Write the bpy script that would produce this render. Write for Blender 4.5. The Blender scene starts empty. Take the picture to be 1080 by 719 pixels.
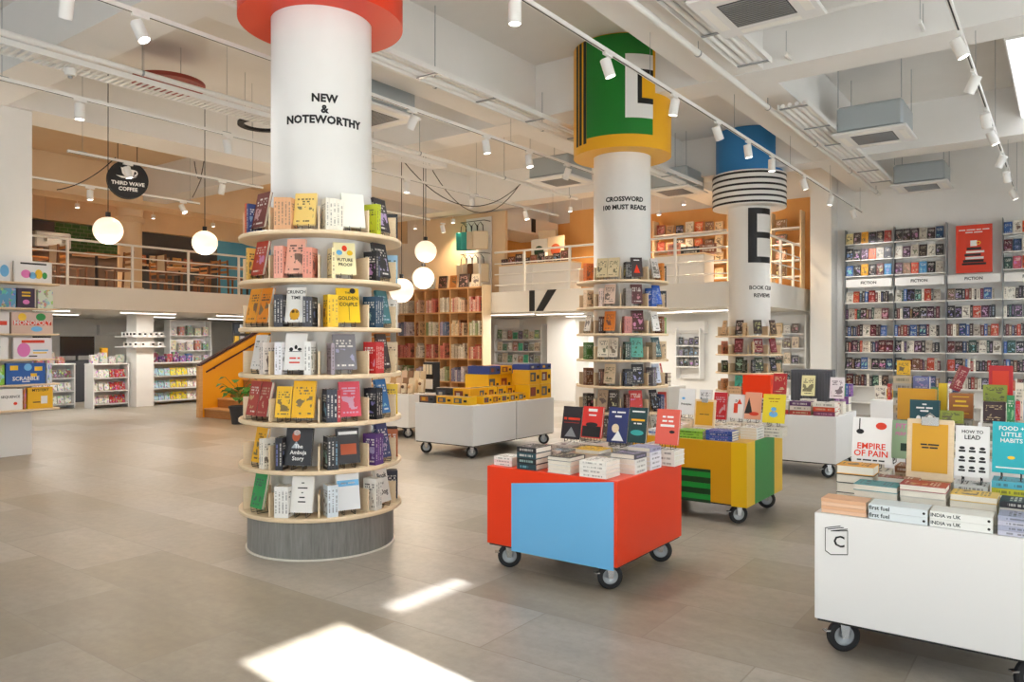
import bpy, math, random, colorsys
from mathutils import Matrix, Vector
S = bpy.context.scene
COL = S.collection
rnd = random.Random(7)
PI = math.pi
H, F, CX, CY = 1.55, 800.0, 540.0, 359.5       # eye height, focal length in pixels, picture centre
YAW = math.atan(586 / 800)
CA, SA = math.cos(YAW), math.sin(YAW)

# ---------------------------------------------------------------- survey helpers: sight line of a pixel met with a real plane
def ray(u, v):
    X, Z = (u - CX) / F, -(v - CY) / F
    return CA * X - SA, SA * X + CA, Z
def on_x(u, v, x):
    a, b, c = ray(u, v); t = x / a
    return Vector((x, b * t, H + c * t))
def on_y(u, v, y):
    a, b, c = ray(u, v); t = y / b
    return Vector((a * t, y, H + c * t))
def on_z(u, v, z):
    a, b, c = ray(u, v); t = (z - H) / c
    return Vector((a * t, b * t, z))

# ---------------------------------------------------------------- colours and materials
def lin(c):
    return c / 12.92 if c <= .04045 else ((c + .055) / 1.055) ** 2.4
def rgb(h):
    h = h.lstrip('#')
    return tuple(lin(int(h[i:i + 2], 16) / 255) for i in (0, 2, 4))
M = {}
def mat(name, col, rough=.5, metal=0., emit=None, estr=1., spec=.5, trans=0.):
    m = bpy.data.materials.new(name); m.use_nodes = True
    b = m.node_tree.nodes['Principled BSDF']
    c = rgb(col) if isinstance(col, str) else col
    b.inputs['Base Color'].default_value = (*c, 1)
    b.inputs['Roughness'].default_value = rough
    b.inputs['Metallic'].default_value = metal
    b.inputs['Specular IOR Level'].default_value = spec
    if emit:
        b.inputs['Emission Color'].default_value = (*(rgb(emit) if isinstance(emit, str) else emit), 1)
        b.inputs['Emission Strength'].default_value = estr
    M[name] = m
    return m
class NT:
    """small helper to wire node trees"""
    def __init__(s, m):
        s.t = m.node_tree; s.n = s.t.nodes; s.l = s.t.links
        s.b = s.n['Principled BSDF']
    def new(s, typ, **kw):
        n = s.n.new(typ)
        for k, v in kw.items(): setattr(n, k, v)
        return n
    def link(s, a, b): s.l.new(a, b)
    def val(s, sock, v):
        if hasattr(v, 'is_output') or isinstance(v, bpy.types.NodeSocket): s.l.new(v, sock)
        else: sock.default_value = v
    def math(s, op, a, b=None, c=None):
        n = s.new('ShaderNodeMath', operation=op)
        s.val(n.inputs[0], a)
        if b is not None: s.val(n.inputs[1], b)
        if c is not None: s.val(n.inputs[2], c)
        return n.outputs[0]
    def comb(s, x, y, z):
        n = s.new('ShaderNodeCombineXYZ')
        for i, v in enumerate((x, y, z)): s.val(n.inputs[i], v)
        return n.outputs[0]
    def noise(s, vec, scale=1., detail=2., rough=.5):
        n = s.new('ShaderNodeTexNoise'); s.link(vec, n.inputs['Vector'])
        n.inputs['Scale'].default_value = scale; n.inputs['Detail'].default_value = detail
        n.inputs['Roughness'].default_value = rough
        return n.outputs['Fac']
    def mix(s, f, a, b, blend='MIX'):
        n = s.new('ShaderNodeMix', data_type='RGBA', blend_type=blend)
        s.val(n.inputs[0], f)
        for i, v in ((6, a), (7, b)):
            if isinstance(v, tuple): n.inputs[i].default_value = (*v[:3], 1)
            else: s.link(v, n.inputs[i])
        return n.outputs[2]
    def ramp(s, f, stops):
        n = s.new('ShaderNodeValToRGB'); s.link(f, n.inputs[0])
        e = n.color_ramp.elements
        while len(e) < len(stops): e.new(.5)
        for el, (p, c) in zip(e, stops): el.position = p; el.color = (*c, 1)
        return n.outputs[0]
    def objco(s): return s.new('ShaderNodeTexCoord').outputs['Object']
    def sep(s, v):
        n = s.new('ShaderNodeSeparateXYZ'); s.link(v, n.inputs[0]); return n.outputs
    def base(s, c): s.link(c, s.b.inputs['Base Color'])

def mottled(name, c1, c2, scale=3., rough=.6, stretch=(1, 1, 1), bump=0., **kw):
    m = mat(name, c1, rough, **kw); t = NT(m)
    mp = t.new('ShaderNodeMapping'); t.link(t.objco(), mp.inputs[0]); mp.inputs['Scale'].default_value = stretch
    f = t.noise(mp.outputs[0], scale, 5, .6)
    t.base(t.ramp(f, [(.3, rgb(c1)), (.7, rgb(c2))]))
    if bump:
        bn = t.new('ShaderNodeBump'); bn.inputs['Strength'].default_value = bump; bn.inputs['Distance'].default_value = .01
        t.link(f, bn.inputs['Height']); t.link(bn.outputs[0], t.b.inputs['Normal'])
    return m
mottled('wall_paint', '#e9e8e4', '#eeedea', 1.5, .6)
mottled('ceiling_paint', '#e0deda', '#e6e4e0', 1.2, .7)
mottled('beam_paint', '#e9e8e4', '#eeece9', 1.2, .65)
mottled('gallery_paint', '#e5e2da', '#eae7e0', 1.2, .6)
mottled('gallery_tan_lamplit', '#d9be9a', '#e0c7a5', 1.2, .6)  # beige paint that also holds the gallery's warm lamplight in its colour
mottled('plywood', '#dcbf98', '#e6cba6', 5, .5, (1, 1, 8))
mottled('birch', '#e3c9a3', '#ecd6b4', 4, .45, (6, 6, 40))
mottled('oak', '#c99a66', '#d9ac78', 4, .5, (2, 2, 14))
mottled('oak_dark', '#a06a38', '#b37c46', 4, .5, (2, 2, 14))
mottled('wood_panel', '#d69a54', '#dfa862', 2, .5, (1, 1, .3))
mottled('wood_table', '#6b4226', '#835436', 4, .45, (2, 9, 2))
mat('white_laminate', '#e9e9e8', .35)
mat('white_metal', '#efeeea', .4)
mat('black_metal', '#17161a', .45)
mat('dark_grey', '#33343a', .5)
mat('grey_metal', '#9ea3a6', .35, .6)
mat('galvanised', '#b3bcc0', .4, .5)
mat('chrome', '#c9ccce', .18, 1.)
mat('rubber', '#1b1b1d', .6)
mat('ink', '#121214', .5)
mat('white_ink', '#f2f1ee', .5)
mat('cart_red', '#ea3a0c', .3)
mat('cart_blue', '#6db8ea', .3)
mat('cart_yellow', '#f2c51a', .35)
mat('cart_ochre', '#d9a014', .35)
mat('cart_green', '#0e8f35', .35)
mat('dark_green', '#0b3a1c', .35)
mat('drum_red', '#de3a17', .4)
mat('drum_yellow', '#eeaf12', .4)
mat('drum_green', '#0f7a24', .4)
mat('drum_blue', '#2d7fc0', .4)
mat('paper', '#efe9dd', .8)
mat('paper_white', '#f4f2ec', .8)
mat('lamp_globe', '#fff4e6', .4, emit='#ffe6c8', estr=.75)
mat('lens', '#ffffff', .3, emit='#fff6ea', estr=14.)
mat('tube_light', '#ffffff', .3, emit='#fffaf2', estr=3.)
mat('screen', '#101214', .2)
mat('stair_orange', '#efa30f', .5)
mat('handrail', '#4a1f1c', .45)
mat('leaf', '#3c7a2c', .5)
mat('leaf_pale', '#7fa04a', .5)
mat('terracotta', '#b7552f', .6)
mat('teal_cloth', '#3fa9a4', .8)
mat('navy_cloth', '#26304a', .8)
mat('cream_cloth', '#e2d3b8', .85)
mat('brown_cloth', '#6b4a33', .85)
mat('red_cloth', '#a12a24', .8)
mat('window_frame_paint', '#d9d8d4', .4)

# large stone tiles on the floor, each tile with its own tone and streaks
m = mat('floor_tiles', '#b8ae9f', .38); t = NT(m)
co = t.objco(); bx = t.new('ShaderNodeTexBrick'); t.link(co, bx.inputs['Vector'])
for k, v in (('Scale', 1.), ('Mortar Size', .004), ('Mortar Smooth', .1), ('Brick Width', 1.2), ('Row Height', .6), ('Bias', 0.)): bx.inputs[k].default_value = v
bx.offset = .5
bx.inputs['Color1'].default_value = (0, 0, 0, 1); bx.inputs['Color2'].default_value = (1, 1, 1, 1); bx.inputs['Mortar'].default_value = (.5, .5, .5, 1)
tone = t.sep(bx.outputs['Color'])[0]
mp = t.new('ShaderNodeMapping'); t.link(co, mp.inputs[0]); mp.inputs['Scale'].default_value = (.9, 3.2, 1)
sh = t.comb(t.math('MULTIPLY', tone, 9.), t.math('MULTIPLY', tone, 5.), 0.)
ad = t.new('ShaderNodeVectorMath', operation='ADD'); t.link(mp.outputs[0], ad.inputs[0]); t.link(sh, ad.inputs[1])
st = t.noise(ad.outputs[0], 1.3, 6, .62)
fine = t.noise(co, 14., 6, .7)
c = t.ramp(st, [(.34, rgb('#7d776d')), (.5, rgb('#9a9388')), (.66, rgb('#b0aaa1'))])
c = t.mix(.6, c, t.ramp(tone, [(0., rgb('#8d8371')), (.5, rgb('#a59e93')), (1., rgb('#bab6b0'))]))
big = t.noise(co, .55, 4, .6)
c = t.mix(t.ramp(big, [(.35, (0.,) * 3), (.65, (.3,) * 3)]), c, rgb('#a8926f'))
c = t.mix(t.ramp(fine, [(.35, (.28,) * 3), (.6, (0.,) * 3)]), c, rgb('#7a7368'))
c = t.mix(t.math('MULTIPLY', bx.outputs['Fac'], .6), c, rgb('#857c70'))
t.base(c)
t.link(t.ramp(st, [(.2, (.3,) * 3), (.8, (.45,) * 3)]), t.b.inputs['Roughness'])
# grey timber-look tiles round the tower plinths
m = mat('plinth_tiles', '#77756f', .55); t = NT(m); co = t.objco(); s3 = t.sep(co)
an = t.math('ARCTAN2', s3[1], s3[0]); k = t.math('FLOOR', t.math('MULTIPLY', an, 3.4))
wn = t.new('ShaderNodeTexWhiteNoise', noise_dimensions='1D'); t.link(k, wn.inputs['W'])
gr = t.noise(t.comb(t.math('MULTIPLY', an, 9.), t.math('MULTIPLY', s3[2], 1.5), k), 3., 5, .65)
c = t.ramp(gr, [(.25, rgb('#6d6c68')), (.75, rgb('#a3a19b'))])
c = t.mix(.35, c, t.ramp(wn.outputs[0], [(0., rgb('#605f5c')), (1., rgb('#a9a7a1'))]))
t.base(c)
# green glazed tiles at the coffee bar
m = mat('green_tiles', '#2f5a35', .2); t = NT(m)
bx = t.new('ShaderNodeTexBrick'); s3 = t.sep(t.objco()); t.link(t.comb(s3[1], s3[2], 0.), bx.inputs['Vector'])
for k, v in (('Scale', 1.), ('Mortar Size', .006), ('Brick Width', .2), ('Row Height', .1)): bx.inputs[k].default_value = v
bx.inputs['Color1'].default_value = (*rgb('#3a6a3c'), 1); bx.inputs['Color2'].default_value = (*rgb('#24502d'), 1); bx.inputs['Mortar'].default_value = (*rgb('#6d7a66'), 1)
t.base(bx.outputs['Color'])

# printed book cover: colour of the copy, lines of type, a picture patch and a lettered spine
def cover_material(name, art=True):
    m = mat(name, '#888888', .42); t = NT(m)
    oi = t.new('ShaderNodeObjectInfo'); C, R = oi.outputs['Color'], oi.outputs['Random']
    tc = t.new('ShaderNodeTexCoord'); g = t.sep(tc.outputs['Generated']); n = t.sep(tc.outputs['Normal'])
    hs = t.new('ShaderNodeSeparateColor', mode='HSV'); t.link(C, hs.inputs[0])
    bw = t.new('ShaderNodeRGBToBW'); t.link(C, bw.inputs[0])
    dark = t.math('LESS_THAN', bw.outputs[0], .22)
    hue = t.new('ShaderNodeCombineColor', mode='HSV')
    t.val(hue.inputs[0], t.math('FRACT', t.math('ADD', hs.outputs[0], t.math('SUBTRACT', t.math('MULTIPLY', t.math('FRACT', t.math('MULTIPLY', R, 7.31)), .3), .15)))); t.val(hue.inputs[1], t.math('ADD', .25, t.math('MULTIPLY', t.math('FRACT', t.math('MULTIPLY', R, 5.3)), .4))); t.val(hue.inputs[2], t.math('ADD', .1, t.math('MULTIPLY', dark, .5)))
    plain = t.mix(dark, (.035, .03, .035), (.82, .79, .72))
    ink = t.mix(t.math('GREATER_THAN', t.math('FRACT', t.math('MULTIPLY', R, 3.7)), .62), plain, hue.outputs[0])
    front = t.math('GREATER_THAN', t.math('ABSOLUTE', n[1]), .6)
    spine = t.math('GREATER_THAN', t.math('ABSOLUTE', n[0]), .6)
    # type on the front
    r1 = t.math('MULTIPLY', g[2], 13.)
    row = t.math('FLOOR', r1)
    fr = t.math('FRACT', r1)
    line = t.math('MULTIPLY', t.math('GREATER_THAN', fr, .2), t.math('LESS_THAN', fr, .82))
    let = t.math('GREATER_THAN', t.noise(t.comb(t.math('MULTIPLY', g[0], 10.), t.math('MULTIPLY', row, 7.3), t.math('MULTIPLY', R, 90.)), 1., 1.), .49)
    def band(lo, hi, s): return t.math('MULTIPLY', t.math('GREATER_THAN', s, lo), t.math('LESS_THAN', s, hi))
    inx = band(.13, .87, g[0])
    top = band(.62, .86, g[2]); bot = band(.07, .16, g[2])
    tm = t.math('MULTIPLY', t.math('MULTIPLY', line, let), t.math('MULTIPLY', inx, t.math('ADD', top, bot)))
    pic = t.math('GREATER_THAN', t.noise(t.comb(t.math('MULTIPLY', g[0], 2.6), t.math('MULTIPLY', g[2], 3.4), t.math('MULTIPLY', R, 70.)), 1., 3.), .545)
    pm = t.math('MULTIPLY', t.math('MULTIPLY', pic, band(.2, .58, g[2])), band(.1, .9, g[0]))
    # type along the spine
    sl = t.math('GREATER_THAN', t.noise(t.comb(t.math('MULTIPLY', g[2], 22.), t.math('MULTIPLY', R, 50.), 0.), 1., 1.), .47)
    sm = t.math('MULTIPLY', t.math('MULTIPLY', sl, band(.3, .7, g[1])), band(.14, .86, g[2]))
    col = C
    if art: col = t.mix(t.math('MULTIPLY', t.math('MULTIPLY', pm, front), .85), col, hue.outputs[0])
    col = t.mix(t.math('MULTIPLY', t.math('MULTIPLY', tm, front), .85), col, ink)
    col = t.mix(t.math('MULTIPLY', t.math('MULTIPLY', sm, spine), .6), col, ink)
    t.base(col)
cover_material('book_cover')
m = mat('plain_cover', '#888888', .42); t = NT(m); oi = t.new('ShaderNodeObjectInfo'); t.base(oi.outputs['Color'])
m = mat('pages', '#ece5d6', .85); t = NT(m); g = t.sep(t.new('ShaderNodeTexCoord').outputs['Generated'])
ln = t.noise(t.comb(0., t.math('MULTIPLY', g[1], 60.), 0.), 1., 1.)
t.base(t.ramp(ln, [(.3, rgb('#d8cfbd')), (.6, rgb('#f1ebde'))]))
# printed carton of a game or toy: colour of the copy with picture patches
m = mat('printed_carton', '#888888', .4); t = NT(m)
oi = t.new('ShaderNodeObjectInfo'); C, R = oi.outputs['Color'], oi.outputs['Random']
co = t.new('ShaderNodeTexCoord').outputs['Generated']
ad = t.new('ShaderNodeVectorMath', operation='ADD'); t.link(co, ad.inputs[0]); t.link(t.comb(t.math('MULTIPLY', R, 40.), 0., t.math('MULTIPLY', R, 23.)), ad.inputs[1])
v = t.new('ShaderNodeTexVoronoi'); t.link(ad.outputs[0], v.inputs['Vector']); v.inputs['Scale'].default_value = 5.
hv = t.new('ShaderNodeHueSaturation'); t.link(v.outputs['Color'], hv.inputs['Color']); hv.inputs['Value'].default_value = .75
f = t.math('GREATER_THAN', t.noise(ad.outputs[0], 3., 2.), .53)
t.base(t.mix(t.math('MULTIPLY', f, .8), C, hv.outputs[0]))

# ---------------------------------------------------------------- meshes
class MB:
    def __init__(s): s.v, s.f, s.m, s.sm = [], [], [], []
    def add(s, vs, fs, mi=0, smooth=False, X=None):
        b = len(s.v)
        s.v += [tuple(X @ Vector(p)) if X is not None else tuple(p) for p in vs]
        for f in fs:
            s.f.append(tuple(b + i for i in f)); s.m.append(mi); s.sm.append(smooth)
        return s
    def box(s, x0, x1, y0, y1, z0, z1, mi=0, X=None):
        vs = [(x, y, z) for z in (z0, z1) for y in (y0, y1) for x in (x0, x1)]
        return s.add(vs, [(0, 2, 3, 1), (4, 5, 7, 6), (0, 1, 5, 4), (2, 6, 7, 3), (0, 4, 6, 2), (1, 3, 7, 5)], mi, False, X)
    def rbox(s, x0, x1, y0, y1, z0, z1, r=.01, mi=0, X=None):
        """box with chamfered vertical and top/bottom edges"""
        r = min(r, (x1 - x0) * .45, (y1 - y0) * .45, (z1 - z0) * .45)
        rings = [(r, z0), (0, z0 + r), (0, z1 - r), (r, z1)]
        vs = []
        for i, z in rings:
            a, b, c, d = x0 + i, x1 - i, y0 + i, y1 - i
            k = r if i == 0 else r * .4
            vs += [(a + k, c, z), (b - k, c, z), (b, c + k, z), (b, d - k, z), (b - k, d, z), (a + k, d, z), (a, d - k, z), (a, c + k, z)]
        fs = [tuple(range(7, -1, -1)), tuple(range(24, 32))]
        for q in range(3):
            for i in range(8):
                j = (i + 1) % 8
                fs.append((q * 8 + i, q * 8 + j, q * 8 + 8 + j, q * 8 + 8 + i))
        return s.add(vs, fs, mi, False, X)
    def lathe(s, prof, n=32, mi=0, X=None, smooth=True):
        """closed revolve of [(r, z)...] about z; ends with r=0 are poles"""
        vs, fs = [], []
        rows = []
        for r, z in prof:
            if r < 1e-6: rows.append([len(vs)]); vs.append((0, 0, z))
            else:
                rows.append(list(range(len(vs), len(vs) + n)))
                vs += [(r * math.cos(2 * PI * i / n), r * math.sin(2 * PI * i / n), z) for i in range(n)]
        for a, b in zip(rows, rows[1:]):
            for i in range(n):
                j = (i + 1) % n
                if len(a) == 1 and len(b) == 1: continue
                if len(a) == 1: fs.append((a[0], b[j], b[i]))
                elif len(b) == 1: fs.append((a[i], a[j], b[0]))
                else: fs.append((a[i], a[j], b[j], b[i]))
        return s.add(vs, fs, mi, smooth, X)
    def cyl(s, r, z0, z1, n=24, mi=0, X=None):
        return s.lathe([(0, z0), (r, z0), (r, z1), (0, z1)], n, mi, X)
    def ring(s, ri, ro, z0, z1, n=48, mi=0, X=None):
        return s.lathe([(ri, z0), (ro, z0), (ro, z1), (ri, z1), (ri, z0)], n, mi, X)
    def arc(s, r0, r1, z0, z1, a0, a1, n=8, mi=0, X=None):
        """curved slab between two angles"""
        vs, fs = [], []
        for i in range(n + 1):
            a = a0 + (a1 - a0) * i / n; c, d = math.cos(a), math.sin(a)
            vs += [(r0 * c, r0 * d, z0), (r1 * c, r1 * d, z0), (r1 * c, r1 * d, z1), (r0 * c, r0 * d, z1)]
        for i in range(n):
            for k in range(4):
                q = (k + 1) % 4
                fs.append((4 * i + k, 4 * i + q, 4 * i + 4 + q, 4 * i + 4 + k))
        fs += [(3, 2, 1, 0), (4 * n, 4 * n + 1, 4 * n + 2, 4 * n + 3)]
        return s.add(vs, fs, mi, False, X)
    def tube(s, pts, r, n=6, mi=0, X=None):
        pts = [Vector(p) for p in pts]; vs, fs = [], []
        up = Vector((0, 0, 1))
        for i, p in enumerate(pts):
            d = (pts[min(i + 1, len(pts) - 1)] - pts[max(i - 1, 0)]).normalized()
            a = d.cross(up if abs(d.z) < .95 else Vector((1, 0, 0))).normalized(); b = a.cross(d)
            vs += [p + a * r * math.cos(2 * PI * k / n) + b * r * math.sin(2 * PI * k / n) for k in range(n)]
        for i in range(len(pts) - 1):
            for k in range(n):
                q = (k + 1) % n
                fs.append((i * n + k, i * n + q, i * n + n + q, i * n + n + k))
        fs += [tuple(range(n - 1, -1, -1)), tuple((len(pts) - 1) * n + k for k in range(n))]
        return s.add(vs, fs, mi, True, X)
    def bar(s, p, q, w, h, mi=0, X=None):
        """square bar from p to q"""
        p, q = Vector(p), Vector(q); d = (q - p); L = d.length; d.normalize()
        up = Vector((0, 0, 1)) if abs(d.z) < .95 else Vector((0, 1, 0))
        a = d.cross(up).normalized(); b = a.cross(d)
        R = Matrix((a, d, b)).transposed().to_4x4(); R.translation = p
        return s.box(-w / 2, w / 2, 0, L, -h / 2, h / 2, mi, (X @ R) if X is not None else R)
    def prism(s, poly, y0, y1, mi=0, X=None):
        """polygon [(x, z)...] pushed from y0 to y1"""
        n = len(poly)
        vs = [(x, y0, z) for x, z in poly] + [(x, y1, z) for x, z in poly]
        fs = [tuple(range(n)), tuple(range(2 * n - 1, n - 1, -1))] + [(i, n + i, n + (i + 1) % n, (i + 1) % n) for i in range(n)]
        return s.add(vs, fs, mi, False, X)
    def ball(s, r, c=(0, 0, 0), n=16, mi=0, sz=1., X=None):
        prof = [(0 if i in (0, n // 2) else r * math.sin(2 * PI * i / n), -r * sz * math.cos(2 * PI * i / n)) for i in range(n // 2 + 1)]
        T = Matrix.Translation(c)
        return s.lathe(prof, n, mi, (X @ T) if X is not None else T)
    def text(s, body, size, bold=.0, mi=0, X=None, depth=.0015, wrap_r=None, align='CENTER', spacing=1.):
        vs, fs = text_mesh(body, size, bold, depth, align, spacing)
        if wrap_r:
            out = []
            for x, y, z in vs:
                a = x / wrap_r; out.append(((wrap_r + z) * math.sin(a), -(wrap_r + z) * math.cos(a), y))
            vs = out
        else: vs = [(x, -z, y) for x, y, z in vs]
        return s.add(vs, fs, mi, False, X)
    def mesh(s, name, mats):
        me = bpy.data.meshes.new(name); me.from_pydata(s.v, [], s.f)
        for x in mats: me.materials.append(M[x] if isinstance(x, str) else x)
        me.polygons.foreach_set('material_index', s.m)
        me.polygons.foreach_set('use_smooth', s.sm)
        if any(s.sm): me.set_sharp_from_angle(angle=math.radians(35))
        me.update()
        return me
    def build(s, name, mats, parent=None, X=None):
        if isinstance(mats, str): mats = [mats]
        return link(name, s.mesh(name, mats), parent, X)
TXT = {}
def text_mesh(body, size, bold, depth, align, spacing=1.):
    k = (body, size, bold, depth, align, spacing)
    if k not in TXT:
        cu = bpy.data.curves.new('lettering', 'FONT'); cu.body = body; cu.size = size; cu.offset = bold * size
        cu.extrude = depth; cu.align_x = align; cu.align_y = 'CENTER'; cu.resolution_u = 2; cu.space_line = .95; cu.space_character = spacing
        ob = bpy.data.objects.new('lettering', cu); me = bpy.data.meshes.new_from_object(ob)
        TXT[k] = ([tuple(v.co) for v in me.vertices], [tuple(p.vertices) for p in me.polygons])
        bpy.data.objects.remove(ob); bpy.data.meshes.remove(me); bpy.data.curves.remove(cu)
    return TXT[k]

def link(name, data, parent=None, X=None):
    o = bpy.data.objects.new(name, data); COL.objects.link(o)
    if X is not None: o.matrix_local = X if isinstance(X, Matrix) else Matrix.Translation(X)
    if parent is not None: o.parent = parent
    return o
def T(x, y, z, rz=0., rx=0., ry=0.):
    return Matrix.Translation((x, y, z)) @ Matrix.Rotation(rz, 4, 'Z') @ Matrix.Rotation(ry, 4, 'Y') @ Matrix.Rotation(rx, 4, 'X')
def tag(o, label, cat, group=None):
    o['label'] = label; o['category'] = cat
    if group: o['group'] = group
    return o
def thing(name, label, cat, X=None, group=None):
    o = link(name, None, None, X if X is not None else Matrix())
    o.empty_display_size = .1
    return tag(o, label, cat, group)
def struct(name, mb, mats, X=None, parent=None):
    o = mb.build(name, mats, parent, X)
    if parent is None: o['kind'] = 'structure'
    return o
def copy_tree(root, X=None, label=None, group=None):
    r = root.copy(); COL.objects.link(r)
    if X is not None: r.matrix_local = X
    if label: r['label'] = label
    if group: r['group'] = group
    for ch in [c for c in root.children]:
        d = ch.copy(); COL.objects.link(d); d.parent = r
        for g in [c for c in ch.children]:
            e = g.copy(); COL.objects.link(e); e.parent = d
    return r
ORD = ['zeroth', 'first', 'second', 'third', 'fourth', 'fifth', 'sixth', 'seventh', 'eighth', 'ninth', 'tenth', 'eleventh', 'twelfth', 'thirteenth', 'fourteenth', 'fifteenth', 'sixteenth', 'seventeenth', 'eighteenth', 'nineteenth', 'twentieth',
       'twenty-first', 'twenty-second', 'twenty-third', 'twenty-fourth', 'twenty-fifth', 'twenty-sixth', 'twenty-seventh', 'twenty-eighth', 'twenty-ninth', 'thirtieth']
def cname(h):
    h = h.lstrip('#'); r, g, b = (int(h[i:i + 2], 16) / 255 for i in (0, 2, 4))
    hh, s, v = colorsys.rgb_to_hsv(r, g, b); d = hh * 360
    if v < .2: return 'black'
    if s < .12: return 'white' if v > .85 else 'pale grey' if v > .65 else 'grey' if v > .4 else 'charcoal'
    if s < .3 and v > .8: return 'cream' if 20 < d < 75 else 'pale pink' if d < 20 or d > 320 else 'pale blue' if d > 170 else 'pale green'
    dk = 'dark ' if v < .42 else ''
    n = ('red' if d < 14 or d > 345 else 'orange' if d < 38 else 'yellow' if d < 66 else 'green' if d < 160 else 'teal' if d < 190 else 'blue' if d < 255 else 'purple' if d < 300 else 'pink')
    if n == 'orange' and v < .72: n = 'brown'; dk = 'dark ' if v < .35 else ''
    return dk + n
# ================================================================ THE SETTING
XR, YF, YB, XL, ZC = 3.2, -3.4, 17.25, -23.0, 5.43
SL0, SL1 = 2.2, 2.67                                   # gallery slab
struct('floor', MB().box(XL, XR, YF, YB, -.12, 0), 'floor_tiles')
struct('ceiling', MB().box(XL, XR, YF, YB, ZC, ZC + .15), 'ceiling_paint')
struct('ceiling_gallery', MB().box(XL + .01, -12.25, 3.52, YB - .01, ZC - .03, ZC - .002), 'gallery_tan_lamplit')  # sheet added under the ceiling, lamplight tint put into its colour
struct('wall_back', MB().box(XL, XR + .2, YB, YB + .2, 0, ZC), 'wall_paint')
struct('wall_left', MB().box(XL - .2, XL, YF, YB, 0, ZC), 'wall_paint')
# shop front on the street side: narrow bays near the photographer, wide ones further on
bays = [(-2.6, -1.9), (-1.65, -.95), (-.68, .02), (.29, .99), (1.26, 1.96), (2.21, 2.92), (4.2, 8.4), (9.4, 13.4)]
b = MB().box(XR, XR + .25, YF, YB, 3.4, ZC)
edge = YF
for y0, y1 in bays + [(YB, YB)]:
    b.box(XR, XR + .25, edge, y0, 0, 3.4); edge = y1
struct('wall_right', b, 'wall_paint')
for i, (y0, y1) in enumerate(bays):
    w = struct('window_%d' % (i + 1), MB().box(XR + .08, XR + .16, y0, y1, 3.34, 3.4).box(XR + .08, XR + .16, y0, y1, 0, .12), 'window_frame_paint')
    k = max(1, round((y1 - y0) / 1.35))
    for j in range(k + 1):
        yy = y0 + (y1 - y0) * j / k
        struct('window_frame', MB().box(XR + .08, XR + .16, yy - .03, yy + .03, .1, 3.35), 'window_frame_paint', None, w)
struct('street', MB().box(XR + .3, 30, -20, 30, -.3, -.12), 'wall_paint')
struct('sun_blocker_wall', MB().box(9, 9.5, 1.42, 2.2, -.1, 6.17).box(9, 9.5, 2.2, 30, -.1, 6.5), 'wall_paint')  # unseen block added outside to keep direct sun off the farther windows
b = MB().box(XL, XR + .25, YF - .25, YF, 3.6, ZC)
for x0, x1 in [(XL, -12.6), (-10.6, -5.2), (-3.4, -.7), (.6, XR + .25)]: b.box(x0, x1, YF - .25, YF, 0, 3.6)  # wall behind the camera, its openings shaped to set the daylight
struct('wall_front', b, 'wall_paint')
# beams on the column grid
ROWS = (3.87, 9.06, 14.1)
for y in ROWS:
    struct('ceiling_beam', MB().box(-16.7, XR, y - .24, y + .3, 4.69, ZC).box(-16.7, XR, y + .301, y + .46, 5.02, ZC), 'beam_paint')
for x0, x1 in ((-12.2, -11.4), (-6.75, -6.05), (-3.62, -2.85)):
    struct('ceiling_beam', MB().box(x0, x1, YF, YB, 4.70, ZC), 'beam_paint')
struct('ceiling_beam', MB().box(-17.4, -16.7, YF, YB, 4.6, ZC - .035), 'gallery_tan_lamplit')
# gallery
struct('gallery_slab', MB().box(XL, -16.05, 3.5, YB, SL0, SL1), 'gallery_paint')
struct('gallery_slab', MB().box(-16.05, -13.4, 13.2, YB, SL0, SL1).box(-13.4, -4.95, 13.85, YB, SL0, SL1), 'gallery_paint')
struct('gallery_slab', MB().box(-4.95, -4.55, 14.3, YB, SL0, SL1), 'gallery_paint')
# the pillar at the games shelf
struct('pillar', MB().box(-12.3, -11.45, 3.4, 4.5, 0, 4.69), 'wall_paint')
struct('wall_partition', MB().box(-23, -16.2, 3.3, 3.5, 0, ZC), 'wall_paint')

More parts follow.
